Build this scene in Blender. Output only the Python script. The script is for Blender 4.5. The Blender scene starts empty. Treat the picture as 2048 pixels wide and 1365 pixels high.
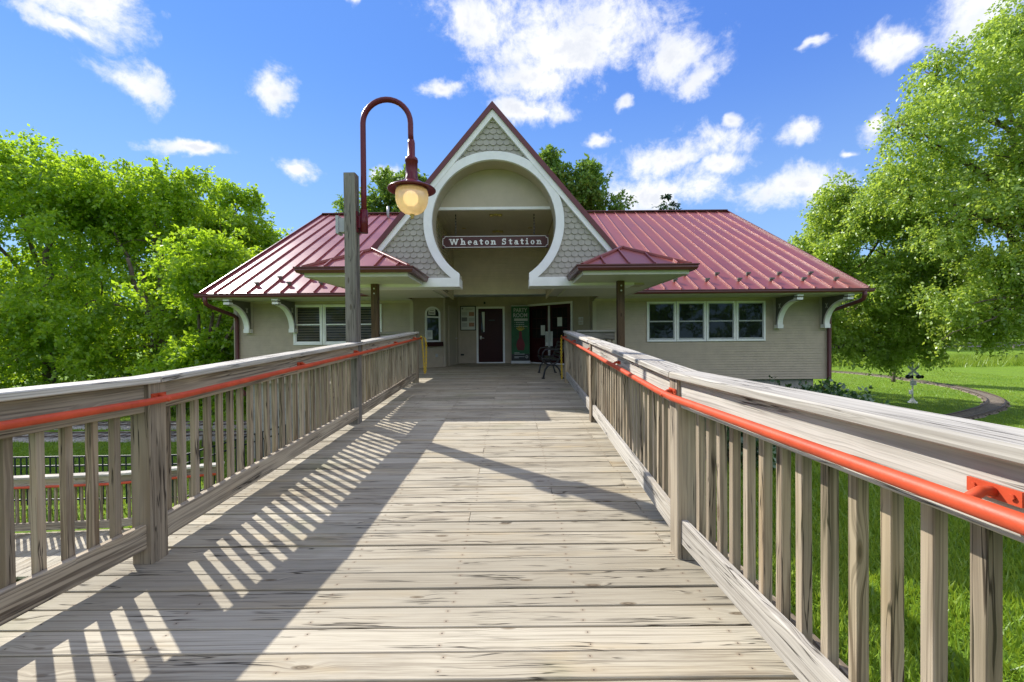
import bpy, math, random
import numpy as np
from mathutils import Vector, Matrix
random.seed(7)
R = math.radians
SC = bpy.context.scene
COL = SC.collection
GZ = -2.4                      # lawn level

# ------------------------------------------------------------------ objects
def tag(o, label=None, cat=None, group=None, kind=None):
    if label: o['label'] = label
    if cat: o['category'] = cat
    if group: o['group'] = group
    if kind: o['kind'] = kind
    return o
def thing(name, label, cat, loc=(0, 0, 0), group=None):
    o = bpy.data.objects.new(name, None); COL.objects.link(o)
    o.location = loc; o.empty_display_size = .2
    return tag(o, label, cat, group)
def wloc(o):
    v = Vector((0, 0, 0))
    while o is not None:
        v += o.location; o = o.parent
    return v
class MB:
    """collects polygons (world coordinates) with optional uv, builds ONE mesh object"""
    def __init__(s): s.v = []; s.f = []; s.uv = []; s.mi = []; s.has_uv = False; s.sm = []
    def face(s, pts, uv=None, mi=0, smooth=False):
        n = len(s.v); s.v.extend([tuple(p) for p in pts]); s.f.append(tuple(range(n, n + len(pts))))
        s.uv.extend(uv if uv else [(0, 0)] * len(pts)); s.mi.append(mi); s.sm.append(smooth)
    def box(s, x0, x1, y0, y1, z0, z1, mi=0):
        p = [(x0,y0,z0),(x1,y0,z0),(x1,y1,z0),(x0,y1,z0),(x0,y0,z1),(x1,y0,z1),(x1,y1,z1),(x0,y1,z1)]
        for q in ((0,3,2,1),(4,5,6,7),(0,1,5,4),(1,2,6,5),(2,3,7,6),(3,0,4,7)): s.face([p[i] for i in q], mi=mi)
    def bar(s, p0, p1, w, t, up=(0,0,1), ch=.004, mi=0, uvo=None):
        """chamfered board from p0 to p1, w across (dir x up), t along up, wood uv in metres"""
        p0 = Vector(p0); p1 = Vector(p1); d = p1 - p0; L = d.length; d.normalize()
        sd = d.cross(Vector(up)); sd.normalize(); u = sd.cross(d); u.normalize()
        a, b = w / 2, t / 2; c = min(ch, a * .4, b * .4)
        if c > 0: pr = [(-a+c,-b),(a-c,-b),(a,-b+c),(a,b-c),(a-c,b),(-a+c,b),(-a,b-c),(-a,-b+c)]
        else: pr = [(-a,-b),(a,-b),(a,b),(-a,b)]
        U, V = uvo if uvo else (random.uniform(0, 90), random.uniform(0, 90))
        n = len(pr); per = [0]
        for i in range(n):
            q, r = pr[i], pr[(i+1) % n]; per.append(per[-1] + math.hypot(q[0]-r[0], q[1]-r[1]))
        A = [p0 + sd*x + u*y for x, y in pr]; B = [p1 + sd*x + u*y for x, y in pr]
        for i in range(n):
            j = (i+1) % n
            s.face([A[i], A[j], B[j], B[i]], [(U, V+per[i]), (U, V+per[i+1]), (U+L, V+per[i+1]), (U+L, V+per[i])], mi)
        s.face(list(reversed(A)), [(U+.02*y*9, V+x) for x, y in reversed(pr)], mi)
        s.face(B, [(U+L+.02*y*9, V+x) for x, y in pr], mi)
        s.has_uv = True
    def tube(s, pts, r, n=10, mi=0, caps=True, smooth=True):
        pts = [Vector(p) for p in pts]; m = len(pts)
        rr = r if isinstance(r, (list, tuple)) else [r] * m
        rings = []; prev = None
        for i in range(m):
            d = (pts[min(i+1, m-1)] - pts[max(i-1, 0)]).normalized()
            if prev is None:
                a = Vector((0, 0, 1)) if abs(d.z) < .9 else Vector((1, 0, 0))
                x = d.cross(a).normalized()
            else:
                x = prev - d * prev.dot(d); x.normalize()
            y = d.cross(x); prev = x
            rings.append([pts[i] + (x*math.cos(2*math.pi*k/n) + y*math.sin(2*math.pi*k/n)) * rr[i] for k in range(n)])
        L = 0
        for i in range(m-1):
            l2 = L + (pts[i+1]-pts[i]).length
            for k in range(n):
                j = (k+1) % n
                s.face([rings[i][k], rings[i][j], rings[i+1][j], rings[i+1][k]], [(L, k*.05), (L, k*.05+.05), (l2, k*.05+.05), (l2, k*.05)], mi, smooth)
            L = l2
        if caps: s.face(list(reversed(rings[0])), mi=mi); s.face(rings[-1], mi=mi)
        s.has_uv = True
    def lathe(s, cx, cy, prof, n=24, mi=0):
        for (r0, z0), (r1, z1) in zip(prof, prof[1:]):
            for k in range(n):
                a, b = 2*math.pi*k/n, 2*math.pi*(k+1)/n
                q = [(cx+r0*math.cos(a), cy+r0*math.sin(a), z0), (cx+r0*math.cos(b), cy+r0*math.sin(b), z0),
                     (cx+r1*math.cos(b), cy+r1*math.sin(b), z1), (cx+r1*math.cos(a), cy+r1*math.sin(a), z1)]
                if r0 < 1e-6: q = [q[0], q[2], q[3]]
                elif r1 < 1e-6: q = [q[0], q[1], q[2]]
                s.face(q, mi=mi, smooth=True)
    def prism(s, poly, y0, y1, mi=0):
        """poly in x,z (counter-clockwise seen from -y), from y0 (front) to y1"""
        s.face([(x, y0, z) for x, z in poly], mi=mi)
        s.face([(x, y1, z) for x, z in reversed(poly)], mi=mi)
        n = len(poly)
        for i in range(n):
            a, b = poly[i], poly[(i+1) % n]
            s.face([(a[0], y0, a[1]), (a[0], y1, a[1]), (b[0], y1, b[1]), (b[0], y0, b[1])], mi=mi)
    def siding(s, A, B, z0, z1, ex=.077, lip=.013, flip=False):
        """clapboards on the plan line A>B, facing right-hand side of A>B (towards -y when A is left of B)"""
        A = Vector((A[0], A[1], 0)); B = Vector((B[0], B[1], 0)); d = (B-A).normalized()
        n = Vector((d.y, -d.x, 0))
        if flip: n = -n
        k = 0
        while z0 + k*ex < z1 - .004:
            a = z0 + k*ex; b = min(a + ex, z1); o = n * lip
            P = lambda q, z, off: (q.x+off.x, q.y+off.y, z)
            Z = n * -.022; i2 = n * .002; a += .0075
            u = random.uniform(0, 40); L = (B-A).length
            s.face([P(A,a,o), P(B,a,o), P(B,b,i2), P(A,b,i2)], [(u, k), (u+L, k), (u+L, k+ex), (u, k+ex)])
            s.face([P(A,a,Z), P(B,a,Z), P(B,a,o), P(A,a,o)])
            s.face([P(A,b,i2), P(B,b,i2), P(B,b,Z), P(A,b,Z)])
            s.face([P(A,a-.0075,Z), P(B,a-.0075,Z), P(B,a,Z), P(A,a,Z)])
            k += 1
        s.has_uv = True
    def build(s, name, mat, parent=None, merge=False):
        me = bpy.data.meshes.new(name)
        off = wloc(parent) if parent is not None else Vector((0, 0, 0))
        me.from_pydata([(x-off.x, y-off.y, z-off.z) for x, y, z in s.v], [], s.f)
        if s.has_uv:
            uv = me.uv_layers.new(name='UVMap')
            uv.data.foreach_set('uv', [c for p in s.uv for c in p])
        for m in (mat if isinstance(mat, (list, tuple)) else [mat]): me.materials.append(m)
        if any(s.mi): me.polygons.foreach_set('material_index', s.mi)
        if any(s.sm):
            me.polygons.foreach_set('use_smooth', s.sm)
            import bmesh
            bm = bmesh.new(); bm.from_mesh(me); bmesh.ops.remove_doubles(bm, verts=bm.verts, dist=.0004); bm.to_mesh(me); bm.free()
        me.update()
        o = bpy.data.objects.new(name, me); COL.objects.link(o)
        if parent is not None: o.parent = parent
        return o
def text_obj(name, txt, size, mat, parent, loc, rot=(R(90), 0, 0), bold=0.0, align='LEFT', sx=1.0, ext=.002):
    cu = bpy.data.curves.new(name, 'FONT'); cu.body = txt; cu.size = size; cu.extrude = ext; cu.offset = bold
    cu.align_x = align; cu.resolution_u = 3
    t = bpy.data.objects.new(name + '_tmp', cu); COL.objects.link(t)
    dg = bpy.context.evaluated_depsgraph_get()
    me = bpy.data.meshes.new_from_object(t.evaluated_get(dg)); me.name = name
    bpy.data.objects.remove(t)
    M = Matrix.Translation(Vector(loc) - wloc(parent)) @ Matrix.Rotation(rot[2], 4, 'Z') @ Matrix.Rotation(rot[0], 4, 'X') @ Matrix.Diagonal((sx, 1, 1, 1))
    me.transform(M); me.materials.clear(); me.materials.append(mat)
    o = bpy.data.objects.new(name, me); COL.objects.link(o); o.parent = parent
    return o

# ------------------------------------------------------------------ materials
class G:
    """terse node-graph helper"""
    def __init__(s, nt): s.nt = nt
    def n(s, t, **k):
        nd = s.nt.nodes.new(t)
        for a, b in k.items(): setattr(nd, a, b)
        return nd
    def put(s, sock, v):
        if hasattr(v, 'is_output'): s.nt.links.new(v, sock)
        elif isinstance(v, (tuple, list)) and len(v) == 3 and sock.type == 'RGBA': sock.default_value = (*v, 1)
        else: sock.default_value = v
    def math(s, op, a, b=None, c=None, clamp=False):
        nd = s.n('ShaderNodeMath', operation=op); nd.use_clamp = clamp
        for i, v in enumerate((a, b, c)):
            if v is not None: s.put(nd.inputs[i], v)
        return nd.outputs[0]
    def vm(s, op, a, b=None, scale=None):
        nd = s.n('ShaderNodeVectorMath', operation=op); s.put(nd.inputs[0], a)
        if b is not None: s.put(nd.inputs[1], b)
        if scale is not None: s.put(nd.inputs[3], scale)
        return nd.outputs['Value'] if op in ('DOT_PRODUCT', 'LENGTH', 'DISTANCE') else nd.outputs[0]
    def noise(s, vec, scale=1., detail=3., rough=.55, dist=0., col=False):
        nd = s.n('ShaderNodeTexNoise'); s.put(nd.inputs['Vector'], vec)
        nd.inputs['Scale'].default_value = scale; nd.inputs['Detail'].default_value = detail
        nd.inputs['Roughness'].default_value = rough; nd.inputs['Distortion'].default_value = dist
        return nd.outputs['Color'] if col else nd.outputs[0]
    def ramp(s, v, a, b, smooth=True):
        nd = s.n('ShaderNodeMapRange'); nd.interpolation_type = 'SMOOTHSTEP' if smooth else 'LINEAR'
        s.put(nd.inputs[0], v); nd.inputs[1].default_value = a; nd.inputs[2].default_value = b
        return nd.outputs[0]
    def mix(s, f, a, b, mode='MIX'):
        nd = s.n('ShaderNodeMix', data_type='RGBA', blend_type=mode)
        s.put(nd.inputs[0], f); s.put(nd.inputs[6], a); s.put(nd.inputs[7], b)
        return nd.outputs[2]
    def scaled(s, vec, sc, off=(0, 0, 0)):
        nd = s.n('ShaderNodeMapping'); s.put(nd.inputs[0], vec); nd.inputs['Scale'].default_value = sc; nd.inputs['Location'].default_value = off
        return nd.outputs[0]
    def bump(s, h, strength=.3, dist=.01):
        nd = s.n('ShaderNodeBump'); s.put(nd.inputs['Height'], h)
        nd.inputs['Strength'].default_value = strength; nd.inputs['Distance'].default_value = dist
        return nd.outputs[0]
def newmat(name, rough=.6, col=(.5, .5, .5), spec=.4, metal=0.):
    m = bpy.data.materials.new(name); m.use_nodes = True; nt = m.node_tree
    b = nt.nodes['Principled BSDF']
    b.inputs['Roughness'].default_value = rough; b.inputs['Base Color'].default_value = (*col, 1)
    b.inputs['Specular IOR Level'].default_value = spec; b.inputs['Metallic'].default_value = metal
    return m, G(nt), b
def objco(g): return g.n('ShaderNodeTexCoord').outputs['Object']
def wood(name, light, mid, dark, rough=.8, nails=False, moss=0., contrast=1., crack=1., knot=1., ringw=.22, linew=.6):
    m, g, b = newmat(name, rough, spec=.25)
    uv = g.n('ShaderNodeTexCoord').outputs['UV']
    wob = g.noise(g.scaled(uv, (1.6, 7, 1)), 1, 2, .5)
    sep = g.n('ShaderNodeSeparateXYZ'); g.put(sep.inputs[0], uv); u, v = sep.outputs[0], sep.outputs[1]
    # knots: sparse stretched cells that also push the grain aside
    vo = g.n('ShaderNodeTexVoronoi', feature='F1'); g.put(vo.inputs['Vector'], g.scaled(uv, (3.0, 10.5, 1))); vo.inputs['Scale'].default_value = 1
    rsel = g.math('GREATER_THAN', g.n('ShaderNodeSeparateColor').outputs[0], .62)
    sc = rsel.node.inputs[0].links[0].from_node; g.put(sc.inputs[0], vo.outputs['Color'])
    kn = g.math('MULTIPLY', g.math('SUBTRACT', 1., g.ramp(vo.outputs['Distance'], .09, .15)), rsel)
    halo = g.math('MULTIPLY', g.math('SUBTRACT', 1., g.ramp(vo.outputs['Distance'], .0, .45)), rsel)
    v2 = g.math('ADD', g.math('ADD', v, g.math('MULTIPLY', wob, .022)), g.math('MULTIPLY', halo, .026))
    cmb = g.n('ShaderNodeCombineXYZ'); g.put(cmb.inputs[0], u); g.put(cmb.inputs[1], v2); gv = cmb.outputs[0]
    rings = g.math('MULTIPLY_ADD', g.math('SINE', g.math('MULTIPLY', g.noise(g.scaled(gv, (.35, 9, 1)), 1, 2, .5), 55.)), .5, .5)
    fib = g.noise(g.scaled(gv, (3., 150, 1)), 1, 4, .65)
    fib2 = g.noise(g.scaled(gv, (1.1, 58, 1)), 1, 4, .62)
    tone = g.noise(g.scaled(uv, (.25, 1.1, 1)), 1, 2, .5)
    blot = g.noise(g.scaled(uv, (2.2, 9, 1), (31, 7, 0)), 1, 4, .6)
    gr = g.math('ADD', g.math('MULTIPLY', fib, .5*(1-ringw)), g.math('ADD', g.math('MULTIPLY', fib2, .5*(1-ringw)), g.math('MULTIPLY', rings, ringw)))
    f1 = g.ramp(gr, .5 - .11/contrast, .5 + .10/contrast)
    col = g.mix(f1, dark, mid)
    col = g.mix(g.ramp(g.math('ADD', g.math('MULTIPLY', tone, .7), g.math('MULTIPLY', blot, .3)), .36, .62), col, g.mix(.68, col, light))
    crk = g.math('ABSOLUTE', g.math('SUBTRACT', g.noise(g.scaled(gv, (.9, 24, 1), (5, 3, 0)), 1, 3, .5), .5))
    crm = g.math('MULTIPLY', g.math('SUBTRACT', 1., g.ramp(crk, .003, .018)), g.ramp(g.noise(g.scaled(uv, (1.7, 6, 1), (9, 9, 0)), 1, 1), .46, .56))
    crm = g.math('MULTIPLY', crm, crack)
    ln1 = g.noise(g.scaled(gv, (.55, 75, 1), (2, 8, 0)), 1, 2, .5); ln2 = g.noise(g.scaled(gv, (1.6, 130, 1), (7, 1, 0)), 1, 2, .5)
    lines = g.math('MAXIMUM', g.math('MULTIPLY', g.ramp(ln1, .56, .64), .85), g.math('MULTIPLY', g.ramp(ln2, .55, .66), .6))
    col = g.mix(g.math('MULTIPLY', lines, linew), col, tuple(c * .62 for c in dark))
    warm = g.ramp(g.noise(g.scaled(uv, (.9, 4, 1), (77, 3, 0)), 1, 3, .6), .52, .72)
    col = g.mix(g.math('MULTIPLY', warm, .4), col, (mid[0]*1.12, mid[1]*.95, mid[2]*.66))
    btone = g.noise(g.scaled(uv, (.03, .37, 1), (3, 55, 0)), 1, 0); col = g.mix(g.math('MULTIPLY', g.ramp(btone, .42, .72), .6), col, tuple(c * .55 for c in mid))
    dk = tuple(c * .22 for c in dark)
    col = g.mix(g.math('MULTIPLY', crm, .92), col, dk)
    ringk = g.math('MULTIPLY', g.math('MULTIPLY_ADD', g.math('SINE', g.math('MULTIPLY', vo.outputs['Distance'], 110.)), .5, .5), kn)
    col = g.mix(g.math('MULTIPLY', kn, .72 * knot), col, (mid[0]*.42, mid[1]*.36, mid[2]*.30)); col = g.mix(g.math('MULTIPLY', ringk, .5 * knot), col, dk)
    if moss > 0:
        mk = g.math('MULTIPLY', g.ramp(g.noise(g.scaled(objco(g), (.9, .9, .9)), 1, 4, .6), .56, .72), moss)
        col = g.mix(mk, col, (.17, .19, .07))
    if nails:
        uu = g.math('ADD', g.math('SUBTRACT', g.math('FRACT', g.math('DIVIDE', u, .61)), .5), g.math('MULTIPLY', g.math('SUBTRACT', g.noise(g.scaled(uv, (1.1, 3.1, 1)), 1, 1), .5), .16))
        vv = g.math('SUBTRACT', g.math('ABSOLUTE', g.math('SUBTRACT', g.math('FRACT', g.math('DIVIDE', v, 1.)), .5)), .036)
        dd = g.math('SQRT', g.math('ADD', g.math('POWER', g.math('MULTIPLY', uu, .61), 2.), g.math('POWER', vv, 2.)))
        col = g.mix(g.math('MULTIPLY', g.math('SUBTRACT', 1., g.ramp(dd, .005, .018)), .25), col, (.16, .075, .03))
        col = g.mix(g.math('SUBTRACT', 1., g.ramp(dd, .002, .0045)), col, (.03, .022, .018))
    g.put(b.inputs['Base Color'], col)
    h = g.math('SUBTRACT', g.math('ADD', g.math('MULTIPLY', fib, .4), g.math('MULTIPLY', fib2, .6)), g.math('MULTIPLY', crm, 1.2))
    g.put(b.inputs['Normal'], g.bump(h, .55, .004))
    return m
def paint(name, col, rough=.5, var=.10, spec=.4, scale=3., bump=.0, dirt=0.):
    m, g, b = newmat(name, rough, col, spec)
    co = objco(g); n = g.noise(co, scale, 5, .62)
    c = g.mix(g.ramp(n, .3, .7), tuple(x * (1 - var) for x in col), tuple(min(1, x * (1 + var)) for x in col))
    if dirt: 
        n2 = g.noise(g.scaled(co, (2.5, 2.5, .35)), 2.2, 5, .65)
        c = g.mix(g.math('MULTIPLY', g.ramp(n2, .52, .75), dirt), c, tuple(x * .45 for x in col))
    g.put(b.inputs['Base Color'], c)
    g.put(b.inputs['Roughness'], g.math('MULTIPLY_ADD', n, .18, rough - .09))
    if bump: g.put(b.inputs['Normal'], g.bump(g.noise(co, scale * 14, 3), bump, .01))
    return m
def chips(m, col, lo=.66):
    g = G(m.node_tree); b = m.node_tree.nodes['Principled BSDF']; s = b.inputs['Base Color']; src = s.links[0].from_socket
    co = objco(g); k = g.math('MULTIPLY', g.ramp(g.noise(co, 38, 4, .6), lo, lo+.05), g.ramp(g.noise(co, 3.1, 2), .52, .62))
    g.put(s, g.mix(g.math('MULTIPLY', k, .8), src, col))
def leafmat(name, c0, c1, c2, trans=.45, spec=.3):
    m = bpy.data.materials.new(name); m.use_nodes = True; nt = m.node_tree; g = G(nt)
    nt.nodes.remove(nt.nodes['Principled BSDF']); out = nt.nodes['Material Output']
    rnd = g.n('ShaderNodeNewGeometry').outputs['Random Per Island']
    big = g.ramp(g.noise(objco(g), .55, 3, .6), .35, .65)
    f = g.math('ADD', g.math('MULTIPLY', rnd, .55), g.math('MULTIPLY', big, .45))
    col = g.mix(g.ramp(f, .0, .5, False), c0, c1); col = g.mix(g.ramp(f, .5, 1., False), col, c2)
    d = g.n('ShaderNodeBsdfDiffuse'); g.put(d.inputs[0], col)
    t = g.n('ShaderNodeBsdfTranslucent'); g.put(t.inputs[0], g.mix(.5, col, (col_t := tuple(min(1, a * b) for a, b in zip(c2, (1.5, 1.35, .6))))))
    gl = g.n('ShaderNodeBsdfGlossy'); gl.inputs['Roughness'].default_value = .42; gl.inputs[0].default_value = (.8, .85, .8, 1)
    mx = g.n('ShaderNodeMixShader'); mx.inputs[0].default_value = trans
    nt.links.new(d.outputs[0], mx.inputs[1]); nt.links.new(t.outputs[0], mx.inputs[2])
    m2 = g.n('ShaderNodeMixShader'); m2.inputs[0].default_value = spec * .14
    nt.links.new(mx.outputs[0], m2.inputs[1]); nt.links.new(gl.outputs[0], m2.inputs[2]); nt.links.new(m2.outputs[0], out.inputs[0])
    return m
M = {}
M['deck'] = wood('weathered deck wood', (.545, .495, .385), (.43, .38, .28), (.215, .175, .12), nails=True, moss=.35, contrast=.95, ringw=.06, knot=1.15, linew=.5)
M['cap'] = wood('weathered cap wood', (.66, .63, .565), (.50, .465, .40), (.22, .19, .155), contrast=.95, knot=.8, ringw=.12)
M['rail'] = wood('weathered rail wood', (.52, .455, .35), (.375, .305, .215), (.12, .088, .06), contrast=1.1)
M['bal'] = wood('baluster wood', (.48, .41, .31), (.36, .29, .20), (.15, .11, .072), contrast=1.15, moss=.15)
M['post'] = wood('grey post wood', (.38, .355, .315), (.25, .225, .19), (.09, .078, .066), moss=.25)
M['brown'] = wood('brown post wood', (.16, .10, .06), (.12, .07, .042), (.05, .03, .02))
M['tan'] = paint('tan siding paint', (.44, .365, .275), .55, .07, dirt=.12)
M['tand'] = paint('tan paint', (.47, .405, .31), .5, .05)
M['shinge'] = paint('shingle edge shade and dirt', (.16, .135, .095), .8, .1)  # dark edge colour paints in the shade lines and dirt between shingles
M['vault'] = paint('light-lifted vault tan', (.66, .56, .40), .55, .06)  # siding tan made lighter, bounce light inside the vault put into the colour
M['shing'] = paint('grey tan shingle paint', (.385, .36, .305), .6, .10, scale=6)
M['white'] = paint('white trim paint', (.84, .83, .83), .42, .05, dirt=.08)
M['cream'] = paint('cream soffit paint', (.62, .60, .53), .5, .05)
M['ceil'] = paint('beadboard ceiling paint', (.52, .455, .35), .5, .06)
M['brk'] = paint('bracket paint', (.13, .125, .11), .5, .1)
M['roof'] = paint('red standing seam metal', (.27, .066, .056), .37, .08, .5, scale=.8, dirt=.16)
M['flash'] = paint('dark red flashing', (.115, .017, .022), .38, .08, .5)
M['gut'] = paint('brown red gutter', (.105, .026, .025), .35, .1, .5)
M['lampred'] = paint('maroon lamp enamel', (.115, .007, .016), .32, .1, .35)
M['pipe'] = paint('red handrail paint', (.54, .072, .024), .5, .14, .4, scale=9, bump=.06, dirt=.35)
chips(M['pipe'], (.55, .42, .36))
M['door'] = paint('maroon door paint', (.032, .0035, .005), .4, .1, .2)
M['black'] = paint('black metal', (.015, .016, .018), .4, .15, .5)
M['fence'] = paint('dark blue grey fence metal', (.02, .028, .036), .45, .15)
M['grey'] = paint('grey metal', (.36, .37, .38), .4, .1, .5)
M['conc'] = paint('concrete', (.36, .345, .31), .85, .15, .2, scale=5, bump=.3)
M['yellow'] = paint('yellow chain plastic', (.72, .50, .02), .4, .06)
M['paper'] = paint('white paper', (.70, .70, .67), .7, .03)
M['print'] = paint('grey print', (.22, .21, .21), .7, .15)
M['printred'] = paint('orange print', (.42, .22, .15), .7, .3, scale=20)
M['signred'] = paint('sign maroon', (.075, .018, .017), .45, .1)
M['silver'] = paint('bright silver metal', (.62, .62, .62), .3, .08, .6)
M['sigw'] = paint('signal white paint', (.70, .70, .67), .5, .1, dirt=.2)
M['rust'] = paint('rusty rail steel', (.11, .075, .055), .55, .25, scale=8)
M['tie'] = paint('old tie timber', (.10, .08, .06), .85, .25, scale=8)
M['wm'] = paint('banner white', (.86, .86, .85), .6, .02)
M['green'] = paint('banner green', (.012, .10, .035), .5, .25, scale=2)
M['bred'] = paint('banner red', (.16, .01, .02), .5, .2)
M['byel'] = paint('banner yellow', (.55, .40, .03), .5, .1)
M['brass'] = paint('brass', (.45, .33, .12), .35, .1, .6)
M['dark'] = paint('dark interior', (.012, .012, .013), .8, .1)
M['blind'] = paint('window blind', (.09, .092, .09), .6, .05)
def glass(name, tintmix):
    m = bpy.data.materials.new(name); m.use_nodes = True; nt = m.node_tree; g = G(nt)
    b = nt.nodes['Principled BSDF']; out = nt.nodes['Material Output']
    b.inputs['Base Color'].default_value = (.010, .012, .013, 1); b.inputs['Roughness'].default_value = .03; b.inputs['Specular IOR Level'].default_value = .34
    n = g.noise(objco(g), 2.2, 2, .5, .6); g.put(b.inputs['Normal'], g.bump(n, .035, .05))
    if tintmix < 1:
        t = g.n('ShaderNodeBsdfTransparent'); mx = g.n('ShaderNodeMixShader'); mx.inputs[0].default_value = tintmix
        nt.links.new(t.outputs[0], mx.inputs[1]); nt.links.new(b.outputs[0], mx.inputs[2]); nt.links.new(mx.outputs[0], out.inputs[0])
    return m
M['pane'] = glass('dark window glass', 1.); M['pane2'] = glass('clear window glass', .55)
def ground_mat():
    m, g, b = newmat('lawn', .9, spec=.1); co = g.n('ShaderNodeNewGeometry').outputs['Position']
    a = g.noise(co, .35, 5, .6); c = g.noise(co, 9, 5, .7); d = g.noise(g.scaled(co, (1, 1, 1), (50, 3, 0)), .11, 3)
    col = g.mix(g.ramp(c, .3, .7), (.11, .20, .016), (.23, .36, .04))
    col = g.mix(g.math('MULTIPLY', g.ramp(a, .42, .66), .55), col, (.16, .24, .04))
    col = g.mix(g.math('MULTIPLY', g.ramp(d, .5, .7), .4), col, (.075, .17, .018))
    col = g.mix(g.math('MULTIPLY', g.ramp(g.noise(co, 2.7, 4, .6), .62, .76), .35), col, (.20, .17, .08))
    g.put(b.inputs['Base Color'], col); g.put(b.inputs['Normal'], g.bump(g.math('ADD', c, g.noise(co, 45, 3)), .9, .05))
    return m
M['lawn'] = ground_mat()
def gravel_mat():
    m, g, b = newmat('gravel', .9, spec=.2); co = g.n('ShaderNodeNewGeometry').outputs['Position']
    vo = g.n('ShaderNodeTexVoronoi'); g.put(vo.inputs['Vector'], co); vo.inputs['Scale'].default_value = 22
    sx = g.n('ShaderNodeSeparateColor'); g.put(sx.inputs[0], vo.outputs['Color'])
    col = g.mix(sx.outputs[0], (.24, .215, .185), (.55, .51, .45))
    col = g.mix(g.math('MULTIPLY', g.ramp(g.noise(co, 1.3, 4), .5, .7), .5), col, (.20, .15, .10))
    g.put(b.inputs['Base Color'], col); g.put(b.inputs['Normal'], g.bump(vo.outputs['Distance'], 1., .03)); return m
M['gravel'] = gravel_mat()
M['cinder'] = paint('brown cinder ballast', (.23, .19, .145), .9, .4, .1, scale=14, bump=.6)
M['bwm'] = paint('shade-dimmed banner white', (.50, .50, .49), .6, .05)  # banner white greyed, the deep porch shade is in the colour
M['bark'] = paint('bark', (.13, .105, .08), .9, .35, .1, scale=4, bump=.8)
M['leafL'] = leafmat('backlit maple leaves', (.10, .23, .014), (.23, .42, .02), (.40, .57, .04), .64)
M['leafR'] = leafmat('birch leaves', (.14, .25, .03), (.30, .45, .06), (.45, .58, .13), .6, .4)
M['leafD'] = leafmat('dark woodland leaves', (.045, .12, .009), (.11, .24, .016), (.21, .35, .03), .5)
M['leafF'] = leafmat('far tree leaves', (.07, .16, .025), (.15, .28, .045), (.25, .38, .075), .45)
M['needle'] = leafmat('conifer needles', (.01, .04, .018), (.02, .07, .03), (.05, .11, .045), .2)
M['shrub'] = leafmat('glossy shrub leaves', (.02, .07, .015), (.05, .13, .025), (.11, .21, .04), .3, .9)
M['blade'] = leafmat('grass blades', (.09, .18, .012), (.20, .33, .024), (.36, .46, .07), .4)
# ------------------------------------------------------------------ terrain, tracks
def gz(x, y):
    t = min(1, max(0, (y - 40) / 45)); t = t*t*(3-2*t)
    s_ = lambda v, a, b: (lambda q: q*q*(3-2*q))(min(1, max(0, (v-a)/(b-a))))
    knoll = 1.2 * s_(x, -4.5, 1.6) * (1 - s_(x, 9.5, 18)) * (1 - s_(y, 10.5, 17))      # lawn banked up right of the boardwalk
    return GZ + knoll + 2.0 * t + .10 * math.sin(x*.23) * math.sin(y*.19) * min(1, max(0, (y-14)/12))
def terrain():
    xs = [-400, -200, -120] + [-80 + 2*i for i in range(32)] + [-16 + i for i in range(41)] + [26 + 2*i for i in range(28)] + [120, 200, 400]
    ys = [-300, -120, -50] + [-20 + 2*i for i in range(8)] + [-4 + i for i in range(30)] + [26 + 2*i for i in range(43)] + [130, 180, 300, 600]
    mb = MB(); n = len(xs)
    V = [(x, y, gz(x, y)) for y in ys for x in xs]
    F = [(j*n+i, j*n+i+1, (j+1)*n+i+1, (j+1)*n+i) for j in range(len(ys)-1) for i in range(n-1)]
    me = bpy.data.meshes.new('lawn'); me.from_pydata(V, [], F); me.materials.append(M['lawn'])
    me.polygons.foreach_set('use_smooth', [True]*len(F))
    o = bpy.data.objects.new('lawn', me); COL.objects.link(o); tag(o, kind='structure')
terrain()
def resample(pts, step):
    P = [Vector(p) for p in pts]; out = []
    C = []
    for i in range(len(P)-1):
        a = P[max(i-1, 0)]; b = P[i]; c = P[i+1]; d = P[min(i+2, len(P)-1)]
        for k in range(24):
            t = k/24
            C.append(.5*((2*b)+(c-a)*t+(2*a-5*b+4*c-d)*t*t+(3*b-a-3*c+d)*t**3))
    C.append(P[-1]); acc = 0; out = [C[0]]
    for a, b in zip(C, C[1:]):
        L = (b-a).length
        while acc + L >= step and L > 0:
            a = a + (b-a)*((step-acc)/L); L = (b-a).length; acc = 0; out.append(a.copy())
        acc += L
    return out
def track(pts, gauge, bed, label, group, bmat='gravel'):
    C = resample([(x, y, 0) for x, y in pts], .45)
    nrm = []
    for i in range(len(C)):
        d = (C[min(i+1, len(C)-1)] - C[max(i-1, 0)]).normalized(); nrm.append(Vector((-d.y, d.x, 0)))
    z = lambda p, h: (p.x, p.y, gz(p.x, p.y) + h)
    mb = MB()
    for i in range(len(C)-1):
        w0 = bed*(.5+.05*math.sin(i*1.7)); w1 = bed*(.5+.05*math.sin((i+1)*1.7))
        row = lambda j, w: [z(C[j]-nrm[j]*w, .0), z(C[j]-nrm[j]*w*.8, .05), z(C[j]+nrm[j]*w*.8, .05), z(C[j]+nrm[j]*w, .0)]
        a, b = row(i, w0), row(i+1, w1)
        for k in range(3): mb.face([a[k], a[k+1], b[k+1], b[k]])
    bedo = mb.build('ballast_bed', M[bmat])
    tag(bedo, kind='structure')
    root = thing('railway_track', label, 'railway track', (C[0].x, C[0].y, gz(C[0].x, C[0].y)), group)
    for s in (-1, 1):
        m2 = MB(); m2.tube([z(p+n*s*gauge/2, .10) for p, n in zip(C, nrm)], .024, 6); m2.build('rail', M['rust'], root)
    m3 = MB()
    for i in range(0, len(C)):
        m3.bar(z(C[i]-nrm[i]*gauge*.72, .004), z(C[i]+nrm[i]*gauge*.72, .004), .10, .10)
    t = m3.build('tie', M['tie'], root); t['kind'] = 'stuff'
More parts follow.
